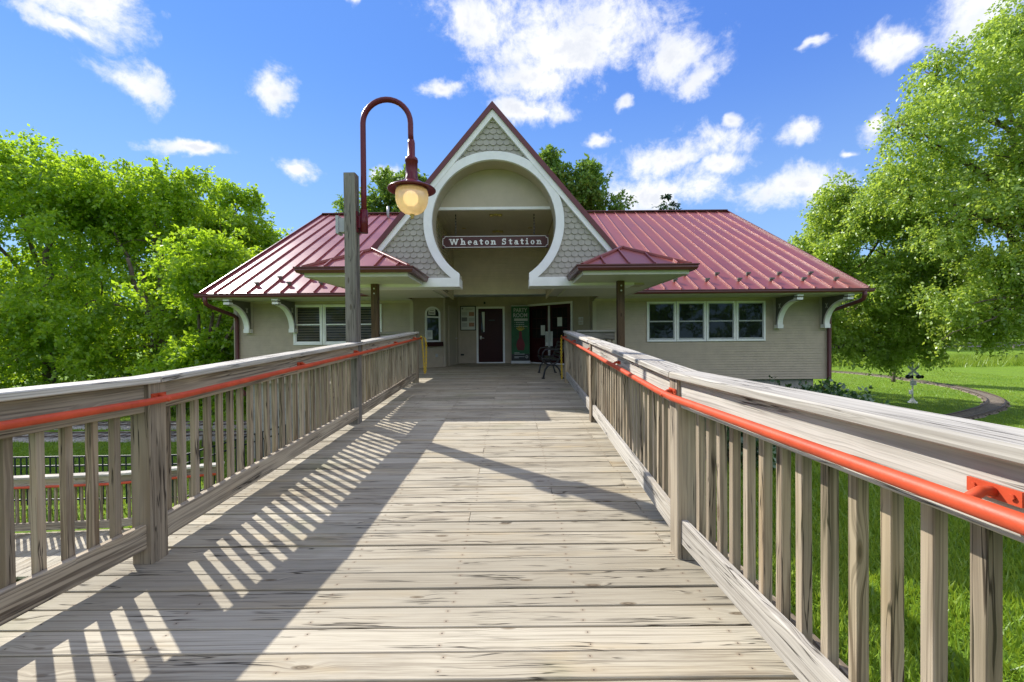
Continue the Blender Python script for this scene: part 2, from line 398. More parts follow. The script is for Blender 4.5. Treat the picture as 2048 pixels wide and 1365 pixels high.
G_TR = 'narrow gauge park railway tracks'
track([(-46, 18.9), (-30, 18.75), (-20, 18.45), (-11, 18.2), (-2, 18.4)], .6, 1.7, 'far narrow gauge track on gravel left of the station', G_TR)
track([(-46, 16.5), (-30, 16.4), (-20, 16.25), (-11, 16.2), (-2, 16.4)], .6, 1.7, 'near narrow gauge track on gravel behind the black metal fence', G_TR)
track([(22, 47), (26.5, 44), (30.3, 40.5), (31.3, 36.6), (30.9, 32.5), (30.2, 29.3), (28.6, 26.2), (26.3, 23.2), (23.7, 20.9), (21.1, 19.3), (18, 17.8), (14, 16.6), (9, 15.8)], .62, .95,
      'curving narrow gauge track on the lawn right of the station', G_TR, 'cinder')

# ------------------------------------------------------------------ boardwalk
def rz(y): return 0. if y < 2.45 else (.052*(y-2.45) if y < 8.9 else .3354)
def lin(tbl, y):
    if y <= tbl[0][0]: a, b = tbl[0], tbl[1]
    elif y >= tbl[-1][0]: a, b = tbl[-2], tbl[-1]
    else:
        for a, b in zip(tbl, tbl[1:]):
            if a[0] <= y <= b[0]: break
    return a[1] + (b[1]-a[1])*(y-a[0])/(b[0]-a[0])
LX = [(-.4, -2.34), (.6, -2.27), (2.45, -2.085), (5.57, -1.99), (8.93, -1.99)]
RX = [(-.4, 1.02), (.2, 1.0), (2.4, .955), (5.57, 1.04), (8.80, 1.105)]
bw = MB(); y = -1.2; k = 0
while y < 15.4:
    pitch = .146 if y < 8.9 else .146
    yc = y + .07; z = rz(yc) - .019
    if yc < 8.9:
        x0 = lin(LX, yc) - (.17 if yc > 2.5 else .5) + random.uniform(-.012, .012); x1 = lin(RX, yc) + .16 + random.uniform(-.012, .012)
    else:
        x0, x1 = -4.0, 3.4
        if yc > 12.8: x0, x1 = -3.1, 2.6
    cuts = [x0, x1]
    if random.random() < .45 and yc > 2.6: cuts = [x0, random.choice((-1.22, -.61, 0, .61)) + .305, x1]
    for a, b in zip(cuts, cuts[1:]):
        dz = random.uniform(-.0025, .0025); tl = random.uniform(-.0022, .0022); ty = random.uniform(-.0012, .0012)
        up = Vector((0, -(.052 if 2.45 < yc < 8.9 else 0) + random.uniform(-.012, .012), 1))
        bw.bar((a+.002, yc+ty, z+dz-tl), (b-.002, yc-ty, z+dz+tl), .138 + random.uniform(-.003, .001), .038, up=up, ch=.003,
               uvo=(.61*random.randint(0, 120)+a+18.3, random.randint(0, 90)+.2607))
    y += pitch; k += 1
bo = bw.build('boardwalk', M['deck']); tag(bo, kind='structure')
jb = MB()
for xs in (lambda y: lin(LX, y)-.10, lambda y: lin(LX, y)*.45, lambda y: -.42, lambda y: lin(RX, y)+.09):
    for a, b in ((-1.2, 2.45), (2.46, 5.6), (5.61, 8.9)):
        jb.bar((xs(a), a, rz(a)-.17), (xs(b), b, rz(b)-.17), .045, .24)
jb.bar((-4.0, 8.93, .16), (-2.1, 8.93, .16), .045, .24); jb.bar((1.2, 8.93, .16), (3.4, 8.93, .16), .045, .24)
jb.bar((3.38, 8.96, .16), (3.38, 12.8, .16), .045, .24); jb.bar((-3.98, 8.96, .16), (-3.98, 12.8, .16), .045, .24)
jb.build('joist', M['bal'], bo)

def bracket(root, p, out):
    """red handrail bracket: wall plate plus curved arm; p on the rail face, out = unit vector to the pipe"""
    mb = MB(); x, y, z = p; sx = 1 if out[0] > 0 else -1
    mb.box(min(x, x+sx*.007), max(x, x+sx*.007), y-.05, y+.05, z-.004, z+.026)
    mb.tube([(x, y, z+.01), (x+sx*.03, y, z+.012), (x+sx*.055, y, z-.002), (x+sx*.07, y, z-.02)], .011, 8)
    for dy in (-.035, .035): mb.tube([(x+sx*.007, y+dy, z+.012), (x+sx*.012, y+dy, z+.012)], .006, 6)
    mb.build('handrail_bracket', M['pipe'], root)
def rail_run(root, XT, y0, y1, s, zf, rm='rail', first_post=False, spacing=.1135, pipe=True):
    """one straight railing bay; XT(y) = inner face, s=+1 when outside is +x"""
    nz = lambda y, h: zf(y) + h
    P = lambda y, off, h: (XT(y) + s*off, y, nz(y, h))
    up = Vector((0, -(zf(y1)-zf(y0))/(y1-y0), 1))
    def board(name, off, h0, h1, t, mat, a=y0, b=y1):
        mb = MB(); mb.bar(P(a, off, (h0+h1)/2), P(b, off, (h0+h1)/2), t, h1-h0, up=up, ch=.004); return mb.build(name, mat, root)
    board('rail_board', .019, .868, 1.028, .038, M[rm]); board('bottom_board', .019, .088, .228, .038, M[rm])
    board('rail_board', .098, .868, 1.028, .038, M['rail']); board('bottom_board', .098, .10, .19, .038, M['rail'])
    y = y0 + spacing*.75
    while y < y1 - .05:
        mb = MB(); j = random.uniform(-.003, .003)
        mb.bar((XT(y)+s*.0585+j, y, nz(y, .075)), (XT(y)+s*.0585+random.uniform(-.002, .002), y+random.uniform(-.004, .004), nz(y, 1.02)), .037, .037, up=(0, 1, 0), ch=.003)
        mb.build('baluster', M['bal'], root); y += spacing
    mb = MB(); a, b = y0 - .06, y1 + .06
    mb.bar(P(a+.003, .045, 1.0485), P(b-.003, .045, 1.0485), .185, .038, up=up, ch=.006); mb.build('cap_board', M['cap'], root)
def rail_post(root, x0, x1, y0, y1, zt, zb, mat='rail'):
    mb = MB(); c = ((x0+x1)/2, (y0+y1)/2)
    mb.bar((c[0], c[1], zb), (c[0], c[1], zt), x1-x0, y1-y0, up=(0, 1, 0), ch=.006); return mb.build('post', M[mat], root)

LR = thing('railing', 'left boardwalk railing in grey-brown wood with a shaded red handrail', 'railing', (-2.0, 5.0, .13))
RR = thing('railing', 'right boardwalk railing of sun-bleached wood with a bright red handrail', 'railing', (1.0, 5.0, .13))
for T, s, root in ((LX, -1, LR), (RX, 1, RR)):
    X = lambda y, T=T: lin(T, y)
    ye = 8.93 if s < 0 else 8.80
    for a, b in ((-.4, 2.41), (2.53, 5.50), (5.66, ye-.09)):
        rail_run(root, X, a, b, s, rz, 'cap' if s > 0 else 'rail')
    for yc in (2.47, ye-.03):
        xi = X(yc) - s*.022; xo = xi + s*.115
        rail_post(root, min(xi, xo), max(xi, xo), yc-.06, yc+.06, rz(yc)+1.027, GZ)
    if s > 0:
        xi = X(5.57) - .022; rail_post(root, xi, xi+.115, 5.52, 5.64, rz(5.58)+1.027, GZ)
    ys = [-.4, .3, 1., 1.7, 2.35, 2.6, 3.4, 4.2, 5., 5.57, 6.4, 7.2, 8., ye+.05]
    mb = MB(); mb.tube([(X(y)-s*.072, y, rz(y)+.935) for y in ys], .0195, 12); mb.build('handrail', M['pipe'], root)
    for y in ((.865, 2.47, 3.95, 5.57, 7.2, 8.6) if s > 0 else (.6, 2.47, 4.07, 5.4, 7.2, 8.6)):
        bracket(root, (X(y) - (s*.022 if y in (2.47,) else 0), y, rz(y)+.945), (-s, 0, 0))
# short cross railings that close the landing beside each porch post
def cross_rail(x0, x1, y, label):
    root = thing('railing', label, 'railing', ((x0+x1)/2, y, .3354), 'short cross railings on the landing')
    for nm, h0, h1, off, mt in (('rail_board', .868, 1.028, 0, 'post'), ('bottom_board', .088, .228, 0, 'rail')):
        mb = MB(); mb.bar((x0, y+off, .3354+(h0+h1)/2), (x1, y+off, .3354+(h0+h1)/2), .038, h1-h0, up=(0, 0, 1)); mb.build(nm, M[mt], root)
    mb = MB(); mb.bar((x0-.0, y+.02, .3354+1.049), (x1, y+.02, .3354+1.049), .16, .037, up=(0, 0, 1)); mb.build('cap_board', M['post'], root)
    x = x0 + .06
    while x < x1 - .03:
        mb = MB(); mb.bar((x, y+.039, .41), (x, y+.039, .3354+1.02), .037, .037, up=(0, 1, 0)); mb.build('baluster', M['bal'], root); x += .1135
cross_rail(1.33, 2.12, 8.78, 'short weathered cross railing between right railing and right porch post')
cross_rail(-2.76, -2.20, 8.90, 'short weathered cross railing between left railing and left porch post')

# ------------------------------------------------------------------ lamp on its timber post
LP = thing('street_lamp', 'gooseneck lamp in maroon enamel with a glowing globe on a tall grey timber post', 'street lamp', (-2.06, 5.58, GZ))
mb = MB(); mb.bar((-2.072, 5.58, GZ), (-2.085, 5.58, 3.42), .15, .15, up=(0, 1, 0), ch=.008); mb.build('post', M['post'], LP)
ax, ay, rr_ = -1.93, 5.60, .312
pts = [(ax, ay, 2.72), (ax, ay, 3.2), (ax, ay, 3.7)] + [(ax+rr_-rr_*math.cos(a), ay, 4.09+rr_*math.sin(a)) for a in [math.pi*i/16 for i in range(17)]] + [(ax+2*rr_, ay, 3.95), (ax+2*rr_+.006, ay, 3.83)]
mb = MB(); mb.tube(pts, .036, 14); mb.build('arm', M['lampred'], LP)
mb = MB(); mb.tube([(ax, ay, 2.66), (ax, ay, 2.96)], .05, 14); mb.box(-2.0, ax, ay-.03, ay+.03, 2.72, 2.88); mb.box(-2.012, -1.998, ay-.07, ay+.07, 2.66, 2.93)
mb.build('bracket', M['lampred'], LP)
hx = ax + 2*rr_ + .008
mb = MB(); mb.lathe(hx, ay, [(0, 3.87), (.04, 3.87), (.047, 3.83), (.047, 3.66), (.052, 3.655), (.078, 3.63), (.084, 3.61), (.084, 3.585), (.078, 3.58), (.078, 3.39), (.082, 3.385), (.082, 3.37), (.10, 3.34), (.10, 3.33)], 28)
mb.build('lamp_head', M['lampred'], LP)
mb = MB(); mb.lathe(hx, ay, [(.09, 3.34), (.14, 3.315), (.21, 3.275), (.285, 3.245), (.31, 3.225), (.312, 3.215), (.305, 3.213), (.24, 3.232), (.19, 3.25), (.19, 3.20), (0, 3.20)], 40)
mb.build('lamp_shade', M['lampred'], LP)
gm = bpy.data.materials.new('lamp globe glass'); gm.use_nodes = True; gg = G(gm.node_tree); gm.node_tree.nodes.remove(gm.node_tree.nodes['Principled BSDF'])
def sh(kind, col, **k):
    n = gg.n(kind); n.inputs[0].default_value = (*col, 1)
    for a, b in k.items(): n.inputs[a].default_value = b
    return n.outputs[0]
def mixs(f, a, b):
    n = gg.n('ShaderNodeMixShader'); n.inputs[0].default_value = f; gg.nt.links.new(a, n.inputs[1]); gg.nt.links.new(b, n.inputs[2]); return n.outputs[0]
gs = mixs(.5, sh('ShaderNodeBsdfDiffuse', (.78, .66, .44)), sh('ShaderNodeBsdfTranslucent', (.95, .80, .54)))
gs = mixs(.2, gs, sh('ShaderNodeBsdfTransparent', (1., .86, .62))); gs = mixs(.07, gs, sh('ShaderNodeBsdfGlossy', (1, 1, 1), Roughness=.12))
gg.nt.links.new(gs, gm.node_tree.nodes['Material Output'].inputs[0])
bm_, bg_, bb_ = newmat('lit lamp bulb', .5, (1, .8, .5)); bb_.inputs['Emission Color'].default_value = (1., .80, .50, 1); bb_.inputs['Emission Strength'].default_value = 1.5
mb = MB(); mb.lathe(hx-.015, ay, [(0, 3.21), (.06, 3.19), (.095, 3.14), (.10, 3.10), (.085, 3.05), (.05, 3.02), (0, 3.01)], 16); mb.build('bulb', bm_, LP)
mb = MB(); mb.lathe(hx, ay, [(.20, 3.222), (.212, 3.17), (.213, 3.12), (.205, 3.06), (.185, 3.0), (.15, 2.95), (.10, 2.915), (.04, 2.90), (0, 2.898)], 36); mb.build('globe', gm, LP)
mb = MB(); mb.lathe(hx, ay, [(0, 2.91), (.03, 2.905), (.034, 2.885), (.022, 2.875), (.024, 2.855), (.012, 2.84), (0, 2.838)], 16); mb.build('finial', M['brass'], LP)
mb = MB(); mb.box(-2.235, -2.162, 5.53, 5.64, 2.66, 2.84); mb.box(-2.27, -2.235, 5.51, 5.66, 2.64, 2.87); mb.build('junction_box', M['grey'], LP)

# ------------------------------------------------------------------ lower ramp and fence at the left
lr = MB(); x = -17.
lz = lambda x: -2.22 + .035*(x+8) if x > -14 else -2.43
while x < -5.2:
    lr.bar((x, 6.2, lz(x)), (x, 7.75, lz(x)), .138, .038, ch=.004, uvo=(.61*random.randint(0, 99), random.randint(0, 90)+.2607)); x += .146
tag(lr.build('lower_boardwalk', M['deck']), kind='structure')
LO = thing('railing', 'low switchback ramp railing with red handrail seen below the left railing', 'railing', (-8, 7.7, GZ))
segs = [((-15.5, 7.7), (-10.4, 7.68)), ((-10.4, 7.68), (-7.2, 7.66)), ((-7.2, 7.66), (-5.5, 8.0))]
for (xa, ya), (xb, yb) in segs:
    L = math.hypot(xb-xa, yb-ya)
    q = lambda t, h, o=0: (xa+(xb-xa)*t, ya+(yb-ya)*t+o, lz(xa+(xb-xa)*t)+h)
    for nm, h, hh, w, mt, o in (('cap_board', 1.05, .04, .17, 'cap', .03), ('rail_board', .95, .15, .04, 'rail', 0), ('bottom_board', .16, .14, .04, 'rail', 0), ('bottom_board', .15, .10, .04, 'rail', .08)):
        mb = MB(); mb.bar(q(0, h, o), q(1, h, o), w, hh); mb.build(nm, M[mt], LO)
    n = int(L/.118)
    for i in range(n):
        mb = MB(); mb.bar(q((i+.5)/n, .08, .04), q((i+.5)/n, 1.02, .04), .037, .037, up=(0, 1, 0)); mb.build('baluster', M['bal'], LO)
    mb = MB(); a = q(0, .5, .045); mb.bar((a[0], a[1], GZ), (a[0], a[1], a[2]+.53), .1, .1, up=(0, 1, 0)); mb.build('post', M['rail'], LO)
mb = MB(); mb.tube([(x, y-.08, lz(x)+.90) for x, y in ((-15.5, 7.7), (-10.4, 7.68), (-7.2, 7.66), (-5.5, 8.0))], .022, 10); mb.build('handrail', M['pipe'], LO)
FE = thing('fence', 'black metal picket fence between the low ramp and the railway tracks', 'fence', (-7.2, 9.4, GZ))
def fence_run(a, b):
    L = math.hypot(b[0]-a[0], b[1]-a[1]); n = int(L/.125)
    q = lambda t, z: (a[0]+(b[0]-a[0])*t, a[1]+(b[1]-a[1])*t, GZ+z)
    for z in (1.12, .92, .18):
        mb = MB(); mb.bar(q(0, z), q(1, z), .03, .035, ch=0); mb.build('fence_rail', M['fence'], FE)
    mb = MB()
    for i in range(n+1):
        mb.bar(q(i/n, .06), q(i/n, 1.12), .02, .02, up=(0, 1, 0), ch=0)
    o = mb.build('picket', M['fence'], FE); o['kind'] = 'stuff'
    for i in range(0, int(L/2.2)+1):
        mb = MB(); mb.bar(q(min(1, i*2.2/L), 0), q(min(1, i*2.2/L), 1.2), .055, .055, up=(0, 1, 0), ch=0); mb.build('post', M['fence'], FE)
fence_run((-16.5, 9.2), (-7.3, 9.4)); fence_run((-7.3, 9.4), (-6.75, 12.6))
# ------------------------------------------------------------------ station building
ST = thing('station_building', 'tan clapboard station with red standing seam roof and keyhole arch gable', 'building', (.6, 12.9, GZ))
FZ = .3354; WY = 12.9
def part(mb, name, mat, parent=ST, label=None):
    o = mb.build(name, mat, parent)
    if label: o['label'] = label
    return o
mb = MB(); mb.box(-8.1, -3.0, WY+.15, 26, GZ, -.06); mb.box(2.55, 9.25, WY+.15, 26, GZ, -.06); part(mb, 'foundation', M['conc'])
# bodies behind the siding
mb = MB(); mb.box(-8.38, -3.02, WY+.03, 26, -.085, 2.46); mb.box(2.53, 9.58, WY+.03, 26, -.085, 2.46); mb.box(-3.02, 2.53, 15.34, 26, FZ-.4, 2.9)
part(mb, 'wall_core', M['tand'])
for a, b in ((-8.4, -3.0), (2.5, 9.6)):
    mb = MB(); mb.siding((a, WY), (b, WY), -.08, 2.40); part(mb, 'siding_wall', M['tan'])
mb = MB(); mb.siding((9.604, WY), (9.604, 26), -.08, 2.40); mb.siding((-8.404, 26), (-8.404, WY), -.08, 2.40); part(mb, 'siding_wall', M['tan'])
mb = MB()
for x in (-8.42, -3.09, 2.45, 9.50): mb.box(x, x+.11, WY-.022, WY+.05, -.085, 2.34)
mb.box(-8.42, -3.0, WY-.026, WY+.02, 2.34, 2.415); mb.box(2.5, 9.6, WY-.026, WY+.02, 2.34, 2.415)
part(mb, 'corner_board', M['tand'])
# gable ends of the long roof
EY, EZ, RY, RZ = 11.75, 2.54, 19.45, 6.92
for x0, x1 in ((-8.40, -8.36), (9.56, 9.60)):
    mb = MB()
    P = [(WY, 2.44), (26, 2.44), (RY, RZ-.35)]
    mb.face([(x0, *p) for p in P]); mb.face([(x1, *p) for p in reversed(P)]); part(mb, 'gable_end', M['tand'])
# main roof: two pans, ribs, ridge cap, rake edges
XL_, XR_ = -8.56, 9.82
def slope_pt(x, t, h, back=False):
    nz_, ny = (RY-EY), (RZ-EZ); L = math.hypot(nz_, ny)
    y = EY + (RY-EY)*t; z = EZ + (RZ-EZ)*t
    y -= ny/L*h; z += nz_/L*h
    if back: y = 2*RY - y
    return (x, y, z)
VX, VXL, VXR, VT = -.37, -3.35, 2.61, .80        # the gable roof meets the long roof along two valleys
mb = MB()
for back in (False, True):
    pans = [[(XL_, 0), (XR_, 0), (XR_, 1), (XL_, 1)]] if back else [[(XL_, 0), (VXL, 0), (VX, VT), (VX, 1), (XL_, 1)], [(VXR, 0), (XR_, 0), (XR_, 1), (VX, 1), (VX, VT)]]
    for pn in pans:
        q = [slope_pt(x, t, 0, back) for x, t in pn]; q2 = [slope_pt(x, t, -.07, back) for x, t in pn]
        mb.face(q); mb.face(list(reversed(q2)))
        for i in range(len(q)): j = (i+1) % len(q); mb.face([q2[i], q2[j], q[j], q[i]])
ribx = [XR_-.5-.462*i for i in range(40) if XR_-.5-.462*i > XL_+.1]
for x in ribx:
    t0 = .002
    if VXL < x < VXR: t0 = VT*(1-abs(x-VX)/(VX-VXL)) + .01
    a, b = slope_pt(x, t0, .02), slope_pt(x, .995, .02)
    mb.bar(a, b, .024, .05, up=(0, -.5, .87), ch=.004)
part(mb, 'main_roof', M['roof'])
mb = MB()
mb.bar((XL_-.01, RY, RZ+.03), (XR_+.01, RY, RZ+.03), .26, .05, ch=.01)
for x in (XL_-.012, XR_+.012):
    for bk in (False, True): mb.bar(slope_pt(x, -.004, -.02, bk), slope_pt(x, 1., -.02, bk), .035, .17, up=(0, -.5 if not bk else .5, .87), ch=.004)
part(mb, 'roof_edge', M['flash'])
# soffit of the wings and fascia
mb = MB(); mb.box(-8.5, -3.0, EY+.03, WY-.03, 2.405, 2.425); mb.box(2.5, 9.76, EY+.03, WY-.03, 2.405, 2.425)
part(mb, 'soffit', M['cream'])
def gutter(segs):
    mb = MB()
    for (xa, ya), (xb, yb), z in segs:
        d = Vector((xb-xa, yb-ya, 0)).normalized(); n = Vector((d.y, -d.x, 0))   # outward = right of direction
        prof = [(.0, .0), (.075, .0), (.10, .045), (.095, .07), (.115, .085), (.115, .105), (.10, .105), (.0, .105)]
        ext = .115
        for (o0, h0), (o1, h1) in zip(prof, prof[1:]+prof[:1]):
            A = lambda o, h, e, p: (p[0]+n.x*o+d.x*e*o*1.0, p[1]+n.y*o+d.y*e*o*1.0, z+h)
            mb.face([A(o0, h0, -1, (xa, ya)), A(o0, h0, 1, (xb, yb)), A(o1, h1, 1, (xb, yb)), A(o1, h1, -1, (xa, ya))])
        mb.face([A(o, h, -1, (xa, ya)) for o, h in prof]); mb.face([A(o, h, 1, (xb, yb)) for o, h in reversed(prof)])
    part(mb, 'gutter', M['gut'])
gutter([((-8.6, 11.74), (-3.72, 11.74), 2.425)]); gutter([((3.17, 11.74), (9.85, 11.74), 2.425)])
# snow guards in two staggered rows
def guard(i, x, t):
    mb = MB(); a = slope_pt(x, t, .0); b = slope_pt(x, t, .085)
    mb.tube([(a[0]-.001, a[1], a[2]), b], [.05, .045], 10, smooth=False)
    c = slope_pt(x, t, .09); mb.box(c[0]-.062, c[0]+.062, c[1]-.03, c[1]+.03, c[2]-.035, c[2]+.012)
    part(mb, 'snow_guard', M['brk'])
for i, x in enumerate(ribx):
    if x > 3.6 or -7.6 < x < -4.4: guard(i, x, .115 if i % 2 else .065)
mb = MB(); vp = slope_pt(-5.45, .93, 0); mb.tube([(vp[0], vp[1], vp[2]-.1), (vp[0], vp[1], vp[2]+.5)], .055, 12); part(mb, 'vent_pipe', M['grey'])

# brackets under the eaves
def eave_bracket(xc):
    mb = MB(); yb, zt, zb, D = WY-.02, 2.395, 1.50, 1.06
    H = zt - zb
    # concave arm: arc centred at front-bottom
    arc = []
    for i in range(15):
        a = math.pi/2 * i/14
        arc.append((yb - .12 - (D-.22)*(1-math.cos(a)), zb + .07 + (H-.19)*math.sin(a)))
    pan = [(yb, zb+.02), (yb-.10, zb+.02)] + arc + [(yb-D+.06, zt-.10), (yb-D+.06, zt-.005), (yb, zt-.005)]
    for x0, x1 in ((xc-.03, xc+.03),):
        mb.face([(x0, *p) for p in pan]); mb.face([(x1, *p) for p in reversed(pan)])
        for a, b in zip(pan, pan[1:]+pan[:1]): mb.face([(x0, *a), (x1, *a), (x1, *b), (x0, *b)])
    o = part(mb, 'eave_bracket', M['brk'])
    mb = MB(); w = .075; th = .055
    for (a, b) in zip(arc, arc[1:]):
        d = Vector((b[0]-a[0], b[1]-a[1])).normalized(); n = Vector((d.y, -d.x)) * th
        if n.y > 0: n = -n
        q0 = (a[0]+n.x, a[1]+n.y); q1 = (b[0]+n.x, b[1]+n.y)
        mb.face([(xc-w, *q0), (xc+w, *q0), (xc+w, *q1), (xc-w, *q1)])
        mb.face([(xc-w, *a), (xc-w, *q0), (xc-w, *q1), (xc-w, *b)]); mb.face([(xc+w, *q0), (xc+w, *a), (xc+w, *b), (xc+w, *q1)])
        mb.face([(xc-w, *b), (xc+w, *b), (xc+w, *a), (xc-w, *a)])
    mb.box(xc-.082, xc+.082, yb-.20, yb-.015, zb-.035, zb+.075); mb.box(xc-.082, xc+.082, yb-D, yb-D+.16, zt-.15, zt-.085)
    mb.box(xc-.085, xc+.085, yb-D-.02, yb-D+.12, zt-.05, zt-.004)
    mb.build('bracket_arm', M['white'], o)
    mb = MB(); mb.box(xc-.10, xc+.10, yb-.012, yb+.004, zb-.06, zt-.03); mb.build('wall_plate', M['tand'], o)
    mb = MB()
    for a in (-.7, .7):
        for xx in (xc-.034, xc+.034):
            mb.bar((xx, yb-.20-.06*math.sin(a), 2.13-.07), (xx, yb-.20+.06*math.sin(a), 2.13+.07), .008, .02, up=(0, 1, 0), ch=0)
    mb.build('cross_ornament', M['cream'], o)
for xc in (-7.93, -6.58, 8.02, 9.42): eave_bracket(xc)
def downspout(x, s):
    mb = MB()
    mb.tube([(x, 11.68, 2.45), (x, 11.68, 2.34), (x, 11.72, 2.25), (x-s*.01, 11.82, 2.20), (x-s*.10, 12.72, 1.99), (x-s*.12, 12.82, 1.93), (x-s*.12, 12.83, 1.80), (x-s*.12, 12.83, -.02), (x-s*.16, 12.80, -.12), (x-s*.42, 12.72, -.40)], .055, 12)
    part(mb, 'downspout', M['gut'])
downspout(9.70, 1); downspout(-8.42, -1)

# windows: double-hung units
def window(x0, x1, z0, z1, pm, blind):
    f = .055; y = WY-.013
    mb = MB()
    mb.box(x0, x0+f, y-.035, y+.01, z0, z1); mb.box(x1-f, x1, y-.035, y+.01, z0, z1)
    mb.box(x0+f, x1-f, y-.035, y+.01, z1-f, z1); mb.box(x0+f, x1-f, y-.04, y+.01, z0, z0+f)
    o = part(mb, 'window', M['white'])
    a, b, c, d = x0+f, x1-f, z0+f, z1-f; zm = c+(d-c)*.5
    s = .032
    for nm, za, zb, yo in (('upper_sash', zm-.01, d, -.012), ('lower_sash', c, zm+.01, .0)):
        mb = MB(); e = s*(1.5 if nm[0] == 'l' else 1)
        mb.box(a, a+s, y+yo-.012, y+yo+.008, za, zb); mb.box(b-s, b, y+yo-.012, y+yo+.008, za, zb)
        mb.box(a+s, b-s, y+yo-.012, y+yo+.008, zb-s*.8, zb); mb.box(a+s, b-s, y+yo-.012, y+yo+.008, za, za+e)
        mb.build(nm, M['white'] if blind else M['grey'], o)
        mb = MB(); mb.face([(a+s, y+yo-.004, za+e), (b-s, y+yo-.004, za+e), (b-s, y+yo-.004, zb-s*.8), (a+s, y+yo-.004, zb-s*.8)]); mb.build('pane', pm, o)
    mb = MB(); mb.face([(a, y+.009, c), (b, y+.009, c), (b, y+.009, d), (a, y+.009, d)]); mb.build('interior', M['dark'], o)
    if blind:
        mb = MB(); z = c+.02
        while z < d: mb.face([(a+.01, y+.0085, z), (b-.01, y+.0085, z), (b-.01, y+.0065, z+.018), (a+.01, y+.0065, z+.018)]); z += .03
        q = mb.build('blind', M['blind'], o)
for i in range(4):
    w = (7.68-4.08)/4; x = 4.08 + w*i; window(x+.008, x+w-.008, 1.095, 2.305, M['pane'], False)
for i in range(3):
    w = (6.62-3.93)/3; x = -6.62 + w*i; window(x+.008, x+w-.008, 1.085, 2.305, M['pane2'], True)

# front gable with keyhole arch
CXG, CZG, RO, RI, GY = -.36, 3.70, 1.48, 1.305, 9.0
AZ, AX = 6.20, -.37; SL = 1.185                       # apex and rake slope
footz = 2.36
rake = lambda z, inset=0: (AZ - inset - z)/SL
def keyhole(r, half, zb, n=40):
    """right half of the opening from the top to the bottom, as (dx, z)"""
    ph = math.asin(min(1, half/r)); pts = []
    for i in range(n+1):
        a = (math.pi-ph)*i/n; pts.append((r*math.sin(a), CZG + r*math.cos(a)))
    pts.append((half, zb)); return pts
for s in (-1, 1):
    key = keyhole(RI+.006, .748, footz)
    poly = [(CXG, AZ-.06)] + [(CXG + s*p[0], p[1]) for p in key] + [(CXG + s*rake(footz, .06), footz)]
    if s > 0: poly = list(reversed(poly))
    mb = MB(); mb.prism(poly, GY+.03, GY+.48); part(mb, 'gable_wall', M['tand'])
# arch ring
for s in (-1, 1):
    ki, ko = keyhole(RI, .733, footz+.174), keyhole(RO, .86, footz+.174)
    mb = MB()
    for (i0, o0), (i1, o1) in zip(zip(ki, ko), zip(ki[1:], ko[1:])):
        P = lambda p, y: (CXG+s*p[0], y, p[1])
        mb.face([P(i0, GY-.05), P(i1, GY-.05), P(o1, GY-.05), P(o0, GY-.05)])
        mb.face([P(i0, GY+.03), P(i1, GY+.03), P(i1, GY-.05), P(i0, GY-.05)]); mb.face([P(o0, GY-.05), P(o1, GY-.05), P(o1, GY+.03), P(o0, GY+.03)])
    part(mb, 'arch_trim', M['white'])
mb = MB(); mb.box(-3.3, CXG-.735, GY-.056, GY+.50, footz-.015, footz+.172); part(mb, 'band_board', M['white'])
mb = MB(); mb.box(CXG+.735, 2.58, GY-.056, GY+.50, footz-.015, footz+.172); part(mb, 'band_board', M['white'])
# fish-scale shingles
mb = MB(); rowh, sw = .118, .142; r = 0; z = footz + .13
while z < AZ:
    off = (r % 2) * sw/2
    for c in range(-26, 27):
        x = CXG + c*sw + off; zc = z + .07
        if abs(x-AX) + .03 > rake(z + rowh*1.55, .0): continue
        d = math.hypot(x-CXG, zc-CZG)
        if d < RI+.08: continue
        if zc < CZG and abs(x-CXG) < .80: continue
        j = random.uniform(-.003, .003); yf = GY-.002 + random.uniform(-.002, .002); top = (x, GY+.028)
        h = rowh*1.55; rad = sw*.49; dp = .062
        pts = [(x - rad + .0, z + h)] + [(x - rad*math.cos(a), z + j + dp - dp*math.sin(a)**.8) for a in [math.pi*i/10 for i in range(11)]] + [(x + rad, z + h)]
        yy = lambda zz: yf + (GY+.027-yf) * min(1, max(0, (zz-z)/h))
        fr = [(px, yy(pz), pz) for px, pz in pts]; bk = [(px, yy(pz)+.022, pz) for px, pz in pts]
        u = random.uniform(0, 50)
        mb.face(fr, [(u, 0)]*len(fr))
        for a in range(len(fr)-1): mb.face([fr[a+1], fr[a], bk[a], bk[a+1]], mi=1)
    z += rowh; r += 1
part(mb, 'shingle_cladding', [M['shing'], M['shinge']])
